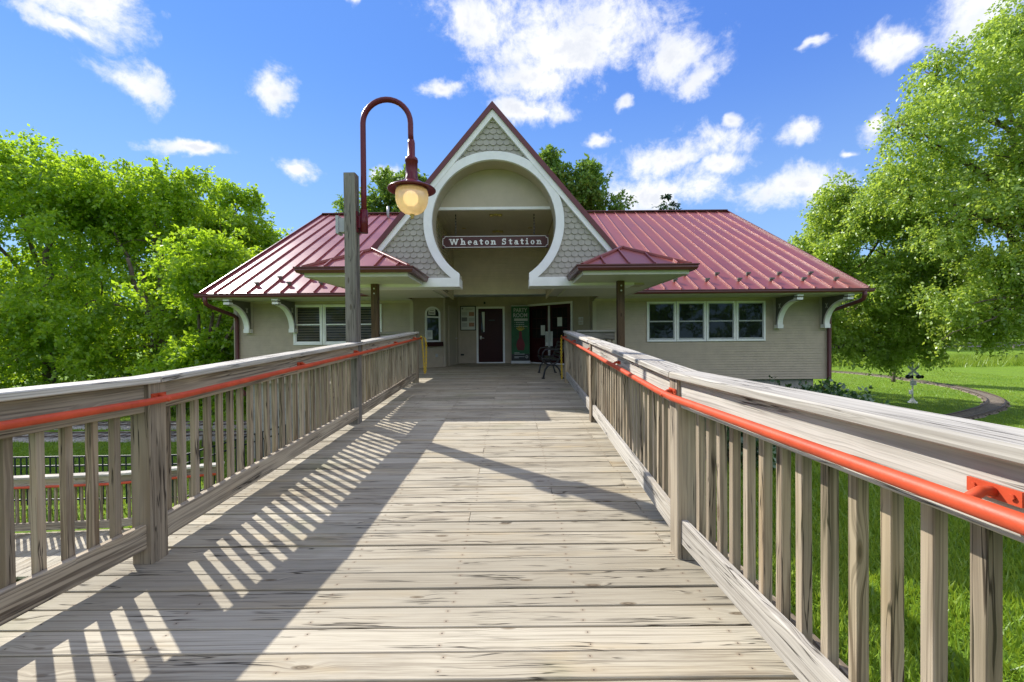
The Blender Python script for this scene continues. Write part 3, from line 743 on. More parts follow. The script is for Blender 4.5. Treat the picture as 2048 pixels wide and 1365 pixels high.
# rakes and steep gable roof
def rake_pts(s, inset): return (AX, AZ-inset), (AX + s*rake(3.0, inset), 3.0)
L_ = math.hypot(1, SL)
for s in (-1, 1):
    a, b = (AX, AZ), (AX + s*rake(2.95), 2.95)
    n = (s*SL/L_, 1/L_)
    def strip(o0, o1, y0, y1, name, mat):
        q = []
        for p, e in ((a, 0), (b, 1)):
            for o in (o0, o1):
                if e == 0: q.append((AX, AZ + o*L_))          # mitre at the apex
                else: q.append((p[0]+n[0]*o, p[1]+n[1]*o))
        poly = [q[0], q[2], q[3], q[1]]
        if s < 0: pass
        else: poly = list(reversed(poly))
        mb = MB(); mb.prism(poly, y0, y1); part(mb, name, mat)
    strip(-.20, -.095, GY-.062, GY+.03, 'rake_board', M['white'])
    strip(-.095, .0, GY-.10, GY+.03, 'rake_flashing', M['flash'])
    # roof pan, extruded back into the main roof
    mb = MB(); w = lambda o, p: (p[0]+n[0]*o, p[1]+n[1]*o)
    y1 = 18.2
    A0, B0 = (AX, AZ-.07*L_), w(-.07, (AX + s*rake(2.75), 2.75)); A1, B1 = (AX, AZ-.12*L_), w(-.12, (AX + s*rake(2.75), 2.75))
    q = [(A0[0], GY-.06, A0[1]), (B0[0], GY-.06, B0[1]), (B0[0], y1, B0[1]), (A0[0], y1, A0[1])]
    q2 = [(A1[0], GY-.06, A1[1]), (B1[0], GY-.06, B1[1]), (B1[0], y1, B1[1]), (A1[0], y1, A1[1])]
    mb.face(q); mb.face(list(reversed(q2)))
    for i in range(4): j = (i+1) % 4; mb.face([q2[i], q2[j], q[j], q[i]])
    y = GY+.4
    while y < y1:
        mb.bar((A0[0], y, A0[1]+.02), (B0[0]+n[0]*.02, y, B0[1]+n[1]*.02), .024, .045, up=(n[0], 0, n[1]), ch=.003); y += .462
    part(mb, 'gable_roof', M['roof'])
# small hipped roofs over the porch posts
def hip(x0, x1):
    y0, y1, z0 = 7.64, 11.9, 2.555; xc = (x0+x1)/2; h = .50; ya = y0 + (x1-x0)/2
    mb = MB(); A = (xc, ya, z0+h); Bk = (xc, y1+1.1, z0+h)
    C = [(x0, y0, z0), (x1, y0, z0), (x1, y1+1.1, z0), (x0, y1+1.1, z0)]
    mb.face([C[0], C[1], A]); mb.face([C[1], C[2], Bk, A]); mb.face([C[3], C[0], A, Bk])
    for p, q in ((C[0], A), (C[1], A)): mb.bar((p[0], p[1], p[2]+.015), (q[0], q[1], q[2]+.02), .07, .05, ch=.006)
    mb.bar((A[0], A[1]-.02, A[2]+.02), (Bk[0], Bk[1], Bk[2]+.02), .08, .05, ch=.006)
    t = (x1-x0)/2
    for xx in (xc-.56, xc-.12, xc+.34, xc+.74):
        k = 1 - abs(xx-xc)/t
        mb.bar((xx, y0, z0+.018), (xx, y0+(ya-y0)*k, z0+h*k+.018), .022, .045, ch=.003)
    for yy in (8.0, 8.46, 8.92, 9.38, 9.84, 10.3, 10.76, 11.2):
        k = min(1, (yy-y0)/t)
        for xe in (x0, x1): mb.bar((xe, yy, z0+.018), (xe+(xc-xe)*k, yy, z0+h*k+.018), .022, .045, ch=.003)
    part(mb, 'porch_roof', M['roof'])
    yb = 11.6
    gutter([((x0, yb), (x0, y0), 2.45), ((x0, y0), (x1, y0), 2.45), ((x1, y0), (x1, yb), 2.45)])
    mb = MB()
    mb.box(x0+.02, x1-.02, y0+.02, y0+.045, 2.385, 2.50); mb.box(x0+.02, x0+.045, y0+.045, WY-.9, 2.385, 2.50); mb.box(x1-.045, x1-.02, y0+.045, WY-.9, 2.385, 2.50)
    part(mb, 'fascia', M['cream'])
    mb = MB(); mb.box(x0+.045, x1-.045, y0+.045, WY-.9, 2.40, 2.42); part(mb, 'soffit', M['cream'])
    # beam carrying the roof
    mb = MB(); mb.box(xc-.07, xc+.07, y0+.4, 12.0, 2.30, 2.402) if False else None
hip(1.27, 3.22); hip(-3.75, -1.85)
# carrying beams, posts
for xc, yc in ((2.225, 8.70), (-2.84, 8.86)):
    mb = MB(); mb.bar((xc, yc, FZ-.1), (xc, yc, 2.40), .14, .14, up=(0, 1, 0), ch=.006)
    o = part(mb, 'porch_post', M['brown'])
    mb = MB()
    for z in (2.20, 2.30): mb.tube([(xc, yc-.07, z), (xc, yc-.085, z)], .017, 8)
    mb.build('bolt', M['silver'], o)
    mb = MB(); mb.bar((xc, yc, GZ), (xc, yc, FZ-.1), .14, .14, up=(0, 1, 0), ch=.006); mb.build('post_foot', M['bal'], o)
# vaulted entrance behind the arch
VZ = 4.14
mb = MB(); mb.prism([(CXG+1.46*math.cos(a), CZG+1.46*math.sin(a)) for a in [R(162-6*i) for i in range(25)]], GY+.49, GY+.55); part(mb, 'arch_panel', M['tand'])
mb = MB(); mb.box(CXG-1.45, CXG+1.45, GY+.485, GY+.562, VZ-.025, VZ+.035); part(mb, 'ceiling_trim', M['white'])
mb = MB(); x = CXG-1.40
while x < CXG+1.38:
    mb.box(x, x+.088, GY+.563, WY, VZ, VZ+.02); mb.box(x+.088, x+.096, GY+.563, WY, VZ+.006, VZ+.02); x += .096
part(mb, 'beadboard_ceiling', M['ceil'])
mb = MB(); mb.siding((CXG-1.40, GY+.49), (CXG-1.40, WY), 2.42, VZ); part(mb, 'vault_wall', M['vault'])
mb = MB(); mb.siding((CXG+1.40, WY), (CXG+1.40, GY+.49), 2.42, VZ); part(mb, 'vault_wall', M['vault'])
mb = MB(); mb.siding((-3.0, WY+.0), (2.5, WY+.0), 2.57, VZ); mb.box(-3.0, 2.5, WY+.003, WY+.62, 2.575, VZ)
part(mb, 'header_wall', M['vault'])
mb = MB(); mb.box(-3.0, 2.5, WY+.003, WY+.65, 2.555, 2.5745); part(mb, 'header_soffit', M['grey'])
for x0, x1 in ((-3.0, CXG-1.40), (CXG+1.40, 2.5)):
    mb = MB(); mb.box(x0, x1, GY+.49, WY-.9, 2.423, 2.44); part(mb, 'soffit', M['cream'])
# roof deck closing the vault from light
mb = MB(); mb.box(-3.0, 2.5, WY+.62, 15.5, 2.80, 2.84); part(mb, 'porch_ceiling', M['ceil'])
for x, y in ((-.35, 9.95), (-.36, 11.5), (-1.24, 11.2), (.50, 11.2)):
    mb = MB(); big = x < 0 and x > -1
    if big:
        mb.lathe(x, y, [(0, VZ-.035), (.05, VZ-.04), (.06, VZ-.01), (.06, VZ)], 14)
        for s in (-1, 1): mb.lathe(x+s*.10, y, [(0, VZ-.055), (.04, VZ-.05), (.055, VZ-.02), (.04, VZ)], 12)
    else: mb.lathe(x, y, [(0, VZ-.015), (.055, VZ-.012), (.06, VZ)], 14)
    part(mb, 'ceiling_light', M['brass'])

# porch walls
def wallseg(A, B, z0=FZ, z1=2.82, core=True):
    mb = MB(); mb.siding(A, B, z0, z1); d = Vector((B[0]-A[0], B[1]-A[1], 0)).normalized(); n = Vector((-d.y, d.x, 0))*.05
    q = [(A[0], A[1]), (B[0], B[1]), (B[0]+n.x, B[1]+n.y), (A[0]+n.x, A[1]+n.y)]
    mb.face([(*q[1], z0), (*q[0], z0), (*q[0], z1), (*q[1], z1)]); mb.face([(*q[2], z0), (*q[3], z0), (*q[3], z1), (*q[2], z1)])
    part(mb, 'porch_wall', M['tan'])
W0, W1, W2, W3, W4 = (-3.0, WY), (-2.17, 13.73), (-1.93, 15.3), (.57, 15.3), (2.5, 13.35)
for a, b in ((W0, W1), (W1, W2), (W2, W3), (W3, W4), (W4, (2.5, WY))): wallseg(a, b)
def on(A, B, t, off=0., z=0.):
    """point at distance t along A>B, off metres in front of it"""
    d = Vector((B[0]-A[0], B[1]-A[1], 0)).normalized(); n = Vector((d.y, -d.x, 0))
    return Vector((A[0], A[1], z)) + d*t + n*off
def slab(mb, A, B, t0, t1, z0, z1, o0, o1, mi=0):
    p = [on(A, B, t, o, z) for z in (z0, z1) for t, o in ((t0, o0), (t1, o0), (t1, o1), (t0, o1))]
    for q in ((3,2,1,0),(4,5,6,7),(0,1,5,4),(1,2,6,5),(2,3,7,6),(3,0,4,7)): mb.face([p[i] for i in q], mi=mi)
mb = MB()
for A, B, t in ((W0, W1, 1.10), (W2, W3, .0)): slab(mb, A, B, t, t+.075, FZ, 2.56, .012, .03)
slab(mb, W3, W4, 2.62, 2.70, FZ, 2.56, .012, .03); part(mb, 'corner_board', M['tand'])
def door_frame(mb, A, B, t0, t1, z1, w=.07):
    slab(mb, A, B, t0, t0+w, FZ, z1, .010, .045); slab(mb, A, B, t1-w, t1, FZ, z1, .010, .045); slab(mb, A, B, t0+w, t1-w, z1-w, z1, .010, .045); slab(mb, A, B, t0+w, t1-w, FZ, FZ+.04, .010, .05)
# single door in the back wall (t measured from W2)
mb = MB(); door_frame(mb, W2, W3, .655, 1.675, 2.37); fr = part(mb, 'door_frame', M['white'])
mb = MB(); slab(mb, W2, W3, .727, 1.603, FZ+.042, 2.298, .012, .032); dr = part(mb, 'door', M['door'], label='single maroon door with a narrow vision light')
mb = MB(); slab(mb, W2, W3, .83, .96, 1.45, 2.19, .033, .036); mb.build('vision_light', M['pane'], dr)
mb = MB()
p = lambda t, z: on(W2, W3, t, .0375, z)
mb.face([p(.855, 2.18), p(.90, 1.47), p(.945, 1.47), p(.955, 2.18)]); mb.build('curtain', M['paper'], dr)
mb = MB(); slab(mb, W2, W3, .78, .84, 1.20, 1.32, .033, .040); a = on(W2, W3, .81, .07, 1.25); b = on(W2, W3, .93, .07, 1.24); mb.tube([on(W2, W3, .81, .035, 1.25), a, b], .012, 8); mb.build('handle', M['silver'], dr)
mb = MB(); slab(mb, W2, W3, 1.10, 1.32, 1.86, 1.90, .033, .036); mb.build('door_plate', M['black'], dr)
# double doors in the right angled wall
mb = MB(); door_frame(mb, W3, W4, .04, 2.03, 2.43); part(mb, 'door_frame', M['white'])
for t0, t1, lab in ((.115, 1.03, 'left'), (1.04, 1.955, 'right')):
    mb = MB(); slab(mb, W3, W4, t0, t1, FZ+.042, 2.355, .012, .032); dd = part(mb, 'door', M['door'])
    for r in range(3):
        for c in range(3):
            w = (t1-t0-.26)/3; a = t0+.13+c*w
            z0 = 1.22 + r*.345
            mb = MB(); slab(mb, W3, W4, a+.012, a+w-.012, z0+.015, z0+.33, .033, .035); mb.build('pane', M['pane'], dd)
    mb = MB(); te = t1-.02 if lab == 'left' else t0+.02
    slab(mb, W3, W4, te-.018, te+.018, FZ+.3, 2.33, .033, .045); mb.build('astragal', M['silver'], dd)
    mb = MB(); s = -1 if lab == 'left' else 1
    mb.tube([on(W3, W4, te+s*.07, .034, 1.42), on(W3, W4, te+s*.07, .085, 1.42), on(W3, W4, te+s*.07, .085, 1.12), on(W3, W4, te+s*.07, .034, 1.12)], .012, 8); mb.build('handle', M['silver'], dd)
    def sheet(t, z, w, h, nm='notice_sheet'):
        mb = MB(); slab(mb, W3, W4, t, t+w, z, z+h, .036, .038); o = mb.build(nm, M['paper'], dd)
    if lab == 'left': sheet(.66, 1.33, .19, .34); sheet(.86, .95, .13, .5)
    else: sheet(1.40, 1.62, .20, .30); sheet(1.06, .95, .13, .5)
    if lab == 'left':
        for z in (.55, 1.30, 2.15):
            mb = MB(); slab(mb, W3, W4, t0-.03, t0+.025, z, z+.12, .033, .05); mb.build('hinge', M['black'], dd)
# service door seen edge-on at the left of the back wall
mb = MB(); door_frame(mb, W1, W2, .35, 1.30, 2.33); part(mb, 'door_frame', M['tand'])
mb = MB(); slab(mb, W1, W2, .422, 1.228, FZ+.042, 2.258, .012, .03); dr = part(mb, 'door', M['tand'], label='tan service door seen nearly edge-on')
mb = MB(); mb.tube([on(W1, W2, 1.12, .03, 1.25), on(W1, W2, 1.12, .09, 1.25), on(W1, W2, 1.0, .09, 1.24)], .012, 8); mb.build('handle', M['silver'], dr)
# arched ticket window
T0, T1 = .42, .98; zc = 2.03; rw = (T1-T0)/2
def arch(t0, t1, z0, zs, n=14):
    r = (t1-t0)/2; c = (t0+t1)/2
    return [(t0, z0), (t1, z0)] + [(c + r*math.cos(math.pi*i/n), zs + r*.8*math.sin(math.pi*i/n)) for i in range(n+1)]
out, inn = arch(T0, T1, 1.13, zc), arch(T0+.055, T1-.055, 1.19, zc)
mb = MB()
for i in range(len(out)):
    j = (i+1) % len(out); P = lambda q, o: on(W0, W1, q[0], o, q[1])
    mb.face([P(out[i], .045), P(out[j], .045), P(inn[j], .045), P(inn[i], .045)]); mb.face([P(out[i], .0), P(out[j], .0), P(out[j], .045), P(out[i], .045)]); mb.face([P(inn[i], .045), P(inn[j], .045), P(inn[j], .0), P(inn[i], .0)])
tw = part(mb, 'ticket_window', M['white'], label='arched ticket window with white frame and maroon sill')
mb = MB(); mb.face([on(W0, W1, t, .018, z) for t, z in inn]); mb.build('pane', M['pane'], tw)
mb = MB(); slab(mb, W0, W1, T0+.055, T1-.055, 1.90, 1.945, .019, .03); mb.build('meeting_rail', M['white'], tw)
mb = MB(); slab(mb, W0, W1, T0-.0, T1+.05, 1.0, 1.14, .02, .12); mb.build('sill', M['door'], tw)
for t, z, w, h in ((.54, 1.99, .26, .22), (.485, 1.22, .20, .29)):
    mb = MB(); slab(mb, W0, W1, t, t+w, z, z+h, .022, .024); ns = mb.build('notice_sheet', M['paper'], tw)
mb = MB()
for z in (1.44, 1.40, 1.36, 1.32): slab(mb, W0, W1, .51, .64, z, z+.014, .0245, .026)
slab(mb, W0, W1, .575, .76, 2.03, 2.07, .0245, .026); slab(mb, W0, W1, .60, .74, 2.12, 2.14, .0245, .026); mb.build('notice_print', M['print'], tw)
mb = MB(); slab(mb, W0, W1, .80, .87, .66, .76, .012, .05); part(mb, 'outlet_box', M['grey'])
mb = MB(); slab(mb, W2, W3, .08, .20, .62, .68, .012, .03); part(mb, 'outlet_box', M['black'])
mb = MB(); slab(mb, W2, W3, .93, .99, 2.46, 2.54, .012, .09); part(mb, 'door_lamp', M['black'])
# no smoking plate
mb = MB(); slab(mb, W3, W4, 2.26, 2.44, 1.65, 1.89, .014, .02); o = part(mb, 'notice_plate', M['paper'])
mb = MB(); c = (2.305, 1.80)
for i in range(12):
    a = 2*math.pi*i/12; b = 2*math.pi*(i+1)/12; q = lambda a, r: on(W3, W4, c[0]+r*math.cos(a), .0215, c[1]+r*math.sin(a))
    mb.face([q(a, .026), q(b, .026), q(b, .038), q(a, .038)])
for z in (1.69, 1.72): slab(mb, W3, W4, 2.28, 2.42, z, z+.012, .0205, .0215)
for z in (1.78, 1.81, 1.84): slab(mb, W3, W4, 2.355, 2.42, z, z+.012, .0205, .0215)
mb.build('plate_print', M['printred'], o)
# ------------------------------------------------------------------ things on and by the porch
SG = thing('hanging_sign', 'maroon station name board with white border hanging in the keyhole arch', 'sign', (-.365, 9.9, 3.36))
SX0, SX1, SZ0, SZ1, SY = -1.60, .87, 3.355, 3.635, 9.9
mb = MB(); mb.box(SX0, SX1, SY, SY+.04, SZ0, SZ1); mb.build('board', M['signred'], SG)
mb = MB(); e = .014; n = .055; w = .011
pl = [(SX0+e+n, SZ0+e), (SX1-e-n, SZ0+e), (SX1-e-n+.012, SZ0+e+n*.6), (SX1-e, SZ0+e+n), (SX1-e, SZ1-e-n), (SX1-e-n+.012, SZ1-e-n*.6), (SX1-e-n, SZ1-e), (SX0+e+n, SZ1-e), (SX0+e+n-.012, SZ1-e-n*.6), (SX0+e, SZ1-e-n), (SX0+e, SZ0+e+n), (SX0+e+n-.012, SZ0+e+n*.6)]
for k, (a, b) in enumerate(zip(pl, pl[1:]+pl[:1])): mb.bar((a[0], SY-.002-.0006*(k % 2), a[1]), (b[0], SY-.002-.0006*(k % 2), b[1]), .006, w, up=(-(b[1]-a[1]), 0, b[0]-a[0]) if True else None, ch=0)
mb.build('border', M['wm'], SG)
# slab-serif lettering drawn from bars and ellipses: x height .095, cap height .14, stem .028
def letters(txt, x, z, s, sz=1.):
    mb = MB(); y1 = SY-.0005; cnt = [0]; st = .034*s; sf = .020*s
    def fy():
        cnt[0] += 1; return SY - .006 - .0005*(cnt[0] % 17)      # every stroke at its own depth
    def bx(a, b, c, d): mb.box(x+a*s, x+b*s, fy(), y1-.0002*(cnt[0] % 5), z+c*sz, z+d*sz)
    def poly(P): mb.prism([(x+a*s, z+b*sz) for a, b in P], fy(), y1-.0002*(cnt[0] % 5))
    def ringp(cx, cz, rx, rz, tx, tz, a0=0, a1=360, n=20):
        for i in range(n):
            a, b = math.radians(a0+(a1-a0)*i/n), math.radians(a0+(a1-a0)*(i+1)/n)
            P = [(cx+(rx-tx)*math.cos(a), cz+(rz-tz)*math.sin(a)), (cx+rx*math.cos(a), cz+rz*math.sin(a)), (cx+rx*math.cos(b), cz+rz*math.sin(b)), (cx+(rx-tx)*math.cos(b), cz+(rz-tz)*math.sin(b))]
            poly(P)
    for ch in txt:
        if ch == 'W':
            for a, b in ((.0, .052), (.098, .052), (.098, .150), (.196, .150)):
                t = .036 if a < .15 and b > a or a == .098 and b == .150 else .026
                poly([(b-.016, 0), (b+.016, 0), (a+.018, .14), (a-.018, .14)])
            bx(-.034, .042, .122, .141); bx(.066, .130, .122, .141); bx(.160, .232, .122, .141); adv = .285
        elif ch == 'h':
            bx(.01, .045, 0, .15); bx(-.008, .045, .130, .15); bx(-.012, .062, 0, .02); ringp(.068, .058, .044, .044, .034, .02, 0, 180); bx(.078, .112, 0, .06); bx(.066, .132, 0, .02); adv = .185
        elif ch == 'n':
            bx(.01, .045, 0, .10); bx(-.010, .045, .082, .10); bx(-.012, .060, 0, .02); ringp(.068, .058, .044, .044, .034, .02, 0, 180); bx(.078, .112, 0, .06); bx(.066, .130, 0, .02); adv = .19
        elif ch == 'e':
            ringp(.055, .05, .054, .052, .033, .02, 0, 300); bx(.02, .106, .042, .060); adv = .155
        elif ch == 'a':
            ringp(.042, .032, .042, .034, .026, .016, 0, 360); bx(.062, .096, .0, .07); ringp(.052, .062, .044, .040, .034, .020, 0, 160); bx(.062, .122, 0, .02); adv = .165
        elif ch == 't':
            bx(.022, .058, .012, .13); bx(-.006, .092, .082, .10); ringp(.060, .036, .038, .036, .036, .020, 180, 330); adv = .145
        elif ch == 'o':
            ringp(.052, .05, .052, .052, .032, .018); adv = .165
        elif ch == 'i':
            bx(.016, .050, 0, .10); bx(-.006, .050, .082, .10); bx(-.008, .074, 0, .02); ringp(.033, .130, .020, .019, .0199, .0189); adv = .13
        elif ch == 'S':
            ringp(.055, .104, .050, .040, .034, .018, 20, 270); ringp(.055, .042, .054, .044, .034, .018, -160, 90); bx(.088, .106, .096, .146); bx(.0, .018, -.004, .05); adv = .185
        else: adv = .10
        x += adv * s
    mb.build('lettering', M['wm'], SG); return x
letters('Wheaton Station', SX0+.185, SZ0+.070, .865, .98)
for x in (-1.286, .537):
    mb = MB(); z = SZ1
    while z < 4.14:
        k = int((z-SZ1)/.035) % 2
        mb.bar((x, SY+.02, z), (x, SY+.02, z+.042), .006+.02*k, .026-.02*k, up=(0, 1, 0), ch=.002); z += .035
    mb.build('chain', M['black'], SG)

NB = thing('notice_board', 'black framed notice board with printed sheet on porch back wall', 'notice board', on(W2, W3, .44, .03, 1.6))
mb = MB(); t0, t1, z0, z1 = .135, .775, 1.52, 2.40
t0, t1 = .08, .64
mb = MB(); 
for a in ((t0, t0+.03, z0, z1), (t1-.03, t1, z0, z1), (t0+.03, t1-.03, z0, z0+.03), (t0+.03, t1-.03, z1-.03, z1)): slab(mb, W2, W3, *a, .014, .05)
mb.build('frame', M['black'], NB)
mb = MB(); slab(mb, W2, W3, t0+.03, t1-.03, z0+.03, z1-.03, .014, .03); mb.build('poster', M['paper'], NB)
mb = MB(); sh = lambda a, b, c, d: slab(mb, W2, W3, t0+a, t0+b, z0+c, z0+d, .0305, .0325)
sh(.05, .11, .76, .82); sh(.05, .25, .33, .47)
for r in range(6): sh(.30, .51, .44-.022*r, .448-.022*r); sh(.06, .25, .26-.025*r, .268-.025*r)
for r in range(5): sh(.06, .25, .64-.025*r, .648-.025*r)
sh(.16, .48, .77, .78); sh(.2, .44, .735, .745); mb.build('grey_print', M['print'], NB)
mb = MB(); sh(.31, .50, .52, .66); sh(.31, .50, .14, .28); mb.build('colour_picture', M['printred'], NB)

BN = thing('banner', 'green retractable party room banner standing between door and double doors', 'banner', (.30, 15.05, FZ))
bx0, bx1, by, bz0, bz1 = -.02, .62, 15.05, FZ+.09, 2.36
mb = MB(); mb.box(bx0, bx1, by, by+.006, bz0, bz1); mb.build('banner_sheet', M['green'], BN)
mb = MB(); mb.box(bx0, bx1, by-.003, by-.0005, bz0, bz0+.25); mb.build('dark_band', M['black'], BN)
mb = MB(); mb.box(bx0-.02, bx1+.02, by-.06, by+.09, FZ, bz0); mb.build('base', M['silver'], BN)
mb = MB(); mb.tube([((bx0+bx1)/2, by+.04, bz0), ((bx0+bx1)/2, by+.04, bz1)], .012, 8); mb.box(bx0, bx1, by-.004, by+.02, bz1, bz1+.025); mb.build('support_pole', M['silver'], BN)
text_obj('lettering', 'PARTY', .20, M['bwm'], BN, (.30, by-.004, 2.15), bold=.004, align='CENTER', sx=.80)
text_obj('lettering', 'ROOM', .20, M['bwm'], BN, (.30, by-.004, 1.97), bold=.004, align='CENTER', sx=.84)
mb = MB(); mb.box(.08, .56, by-.003, by-.0005, 1.84, 1.925); mb.build('white_ribbon', M['bwm'], BN)
mb = MB()
for z, w in ((1.775, .30), (1.705, .26), (1.635, .40)):
    mb.box(.09, .105, by-.003, by-.0005, z, z+.018); x = .14
    while x < .14+w: l = random.uniform(.03, .07); mb.box(x, x+l, by-.003, by-.0005, z, z+.022); x += l+.012
for z, w in ((.70, .18), (.655, .36), (.565, .36), (.525, .16)): mb.box(.08, .08+w, by-.0055, by-.0035, z, z+.018)
for i in range(14):
    a, b = 2*math.pi*i/14, 2*math.pi*(i+1)/14; q = lambda a, r: (.52+r*math.cos(a), by-.005, .565+r*math.sin(a)); mb.face([q(a, .03), q(b, .03), q(b, .048), q(a, .048)])
mb.build('small_print', M['bwm'], BN)
mb = MB(); mb.prism([(.20, .80), (.42, .80), (.46, .98), (.42, 1.12), (.36, 1.24), (.35, 1.44), (.30, 1.49), (.25, 1.44), (.25, 1.24), (.18, 1.12), (.15, .98)], by-.003, by-.0005); mb.build('red_figure', M['bred'], BN)
mb = MB()
for k, a in enumerate((-1.0, -.55, -.15, .3, .75, 1.1)): mb.bar((.30+.03*a, by-.002-.0006*k, 1.50), (.30+.17*math.sin(a), by-.002-.0006*k, 1.50+.17*math.cos(a)), .003, .02, up=(1, 0, .3), ch=0)
for i in range(8): x = random.uniform(.07, .55); z = random.uniform(1.55, 1.62); mb.box(x, x+.014, by-.003, by-.0005, z, z+.014)
mb.build('streamers', M['byel'], BN)

BE = thing('bench', 'black iron park bench seen end-on beside the right railing end', 'bench', (.92, 10.2, FZ))
def bench_end(y):
    T = lambda pts, r=.02: mb.tube([(x, y, z) for x, z in pts], r, 8)
    mb = MB()
    T([(.69, FZ), (.70, FZ+.05), (.735, FZ+.20), (.80, FZ+.29), (.89, FZ+.32), (.98, FZ+.29), (1.06, FZ+.20), (1.10, FZ+.05), (1.12, FZ)], .022)
    T([(.66, FZ+.47), (.68, FZ+.44), (.72, FZ+.36), (.80, FZ+.32), (.89, FZ+.31), (1.0, FZ+.36), (1.06, FZ+.45), (1.13, FZ+.62), (1.17, FZ+.80)], .02)
    T([(.66, FZ+.46), (.80, FZ+.43), (.95, FZ+.42), (1.06, FZ+.43)], .018)
    T([(.68, FZ+.46), (.69, FZ+.58), (.74, FZ+.65), (.85, FZ+.66), (1.0, FZ+.645), (1.12, FZ+.66)], .018)
    for x in (.69, 1.12): mb.box(x-.035, x+.035, y-.03, y+.03, FZ, FZ+.03)
    mb.build('end_frame', M['black'], BE)
for y in (9.5, 11.0): bench_end(y)
for i in range(6):
    x = .70+.065*i; mb = MB(); mb.bar((x, 9.47, FZ+.455-.005*i), (x, 11.03, FZ+.455-.005*i), .05, .022); mb.build('seat_slat', M['black'], BE)
for i in range(5):
    mb = MB(); mb.bar((1.07+.028*i, 9.47, FZ+.50+.075*i), (1.07+.028*i, 11.03, FZ+.50+.075*i), .02, .055); mb.build('back_slat', M['black'], BE)

def chain(name, label, pts):
    mb = MB(); C = resample([(p[0], p[1], p[2]) for p in pts], .036)
    for i, (a, b) in enumerate(zip(C, C[1:])):
        d = (b-a).normalized(); s = d.cross(Vector((0, 1, 0)) if i % 2 else Vector((1, .2, 0)))
        if s.length < .1: s = d.cross(Vector((1, 0, 0)))
        s.normalize(); m = (a+b)/2; ring = []
        for k in range(11):
            t = 2*math.pi*k/10; ring.append(m + d*(.028*math.cos(t)) + s*(.016*math.sin(t)))
        mb.tube(ring, .006, 5, caps=False)
    o = mb.build(name, M['yellow']); tag(o, label, 'chain', 'yellow barrier chains'); return o
hx0 = -1.925
chain('barrier_chain', 'yellow plastic chain looped double from the left handrail end', [(hx0-.01, 8.97, 1.27), (hx0+.01, 8.99, 1.30), (hx0+.03, 9.0, 1.1), (hx0+.05, 9.0, .8), (hx0+.065, 9.0, .56), (hx0+.085, 9.0, .55), (hx0+.10, 9.0, .8), (hx0+.105, 9.0, 1.1), (hx0+.09, 9.0, 1.25), (hx0+.03, 8.99, 1.305)])
chain('barrier_chain', 'yellow plastic chain hanging straight down from the right handrail end', [(1.035, 8.87, 1.29), (1.03, 8.88, 1.1), (1.03, 8.88, .8), (1.035, 8.88, .5), (1.035, 8.88, .36)])

# ------------------------------------------------------------------ park items at the right
SI = thing('crossing_signal', 'white model railroad crossing signal with crossbuck beside the curved track', 'crossing signal', (20.83, 22.1, GZ))
sx, sy, sz = 20.83, 22.1, gz(20.8, 22.1)
mb = MB(); mb.tube([(sx, sy, sz), (sx, sy, sz+2.0)], .035, 12); mb.build('mast', M['sigw'], SI)
mb = MB(); mb.lathe(sx, sy, [(.20, sz-.05), (.20, sz+.05), (.14, sz+.09), (.07, sz+.20), (.05, sz+.24), (.035, sz+.25)], 20); mb.build('base', M['sigw'], SI)
mb = MB(); mb.lathe(sx, sy, [(.0, sz+1.98), (.06, sz+2.0), (.085, sz+2.06), (.06, sz+2.12), (0, sz+2.15)], 16); mb.build('finial', M['sigw'], SI)
for s in (-1, 1):
    mb = MB(); d = Vector((math.cos(R(40)), .0, s*math.sin(R(40)))); c = Vector((sx, sy-.045-(.012 if s > 0 else 0), sz+1.68))
    mb.bar(c-d*.36, c+d*.36, .012, .125, up=(-d.z, 0, d.x), ch=0); cb = mb.build('crossbuck_blade', M['sigw'], SI)
    mb = MB(); c2 = c + Vector((0, -.008, 0))
    for k in range(8):
        if abs(-.27+.077*k) < .06 and s < 0: continue
        a = c2 + d*(-.29+.077*k); mb.bar(a, a+d*.05, .003, .05, up=(-d.z, 0, d.x), ch=0)
    mb.build('lettering', M['print'], cb)
mb = MB(); mb.tube([(sx-.3, sy-.03, sz+1.42), (sx+.3, sy-.03, sz+1.42)], .022, 8); mb.build('cross_arm', M['sigw'], SI)
for s in (-1, 1):
    mb = MB(); cx, cz = sx+s*.27, sz+1.36
    mb.tube([(cx, sy+.02, cz), (cx, sy-.05, cz), (cx, sy-.14, cz)], [.10, .115, .075], 16); mb.tube([(cx, sy-.14, cz+.005), (cx, sy-.26, cz+.02)], [.078, .085], 12, caps=False)
    mb.build('warning_light', M['black'], SI)
mb = MB(); mb.box(sx-.18, sx+.14, sy-.075, sy-.06, sz+.92, sz+1.16); pl = mb.build('warning_plate', M['sigw'], SI)
mb = MB()
for r, z in enumerate((1.09, 1.015, .945)):
    x = sx-.16
    while x < sx+.11: l = random.uniform(.025, .045); mb.box(x, x+l, sy-.079, sy-.0755, sz+z, sz+z+.045); x += l+.018
mb.build('lettering', M['print'], pl)
mb = MB(); mb.box(sx-.15, sx-.03, sy-.06, sy+.05, sz+.45, sz+.66); mb.build('control_box', M['sigw'], SI)
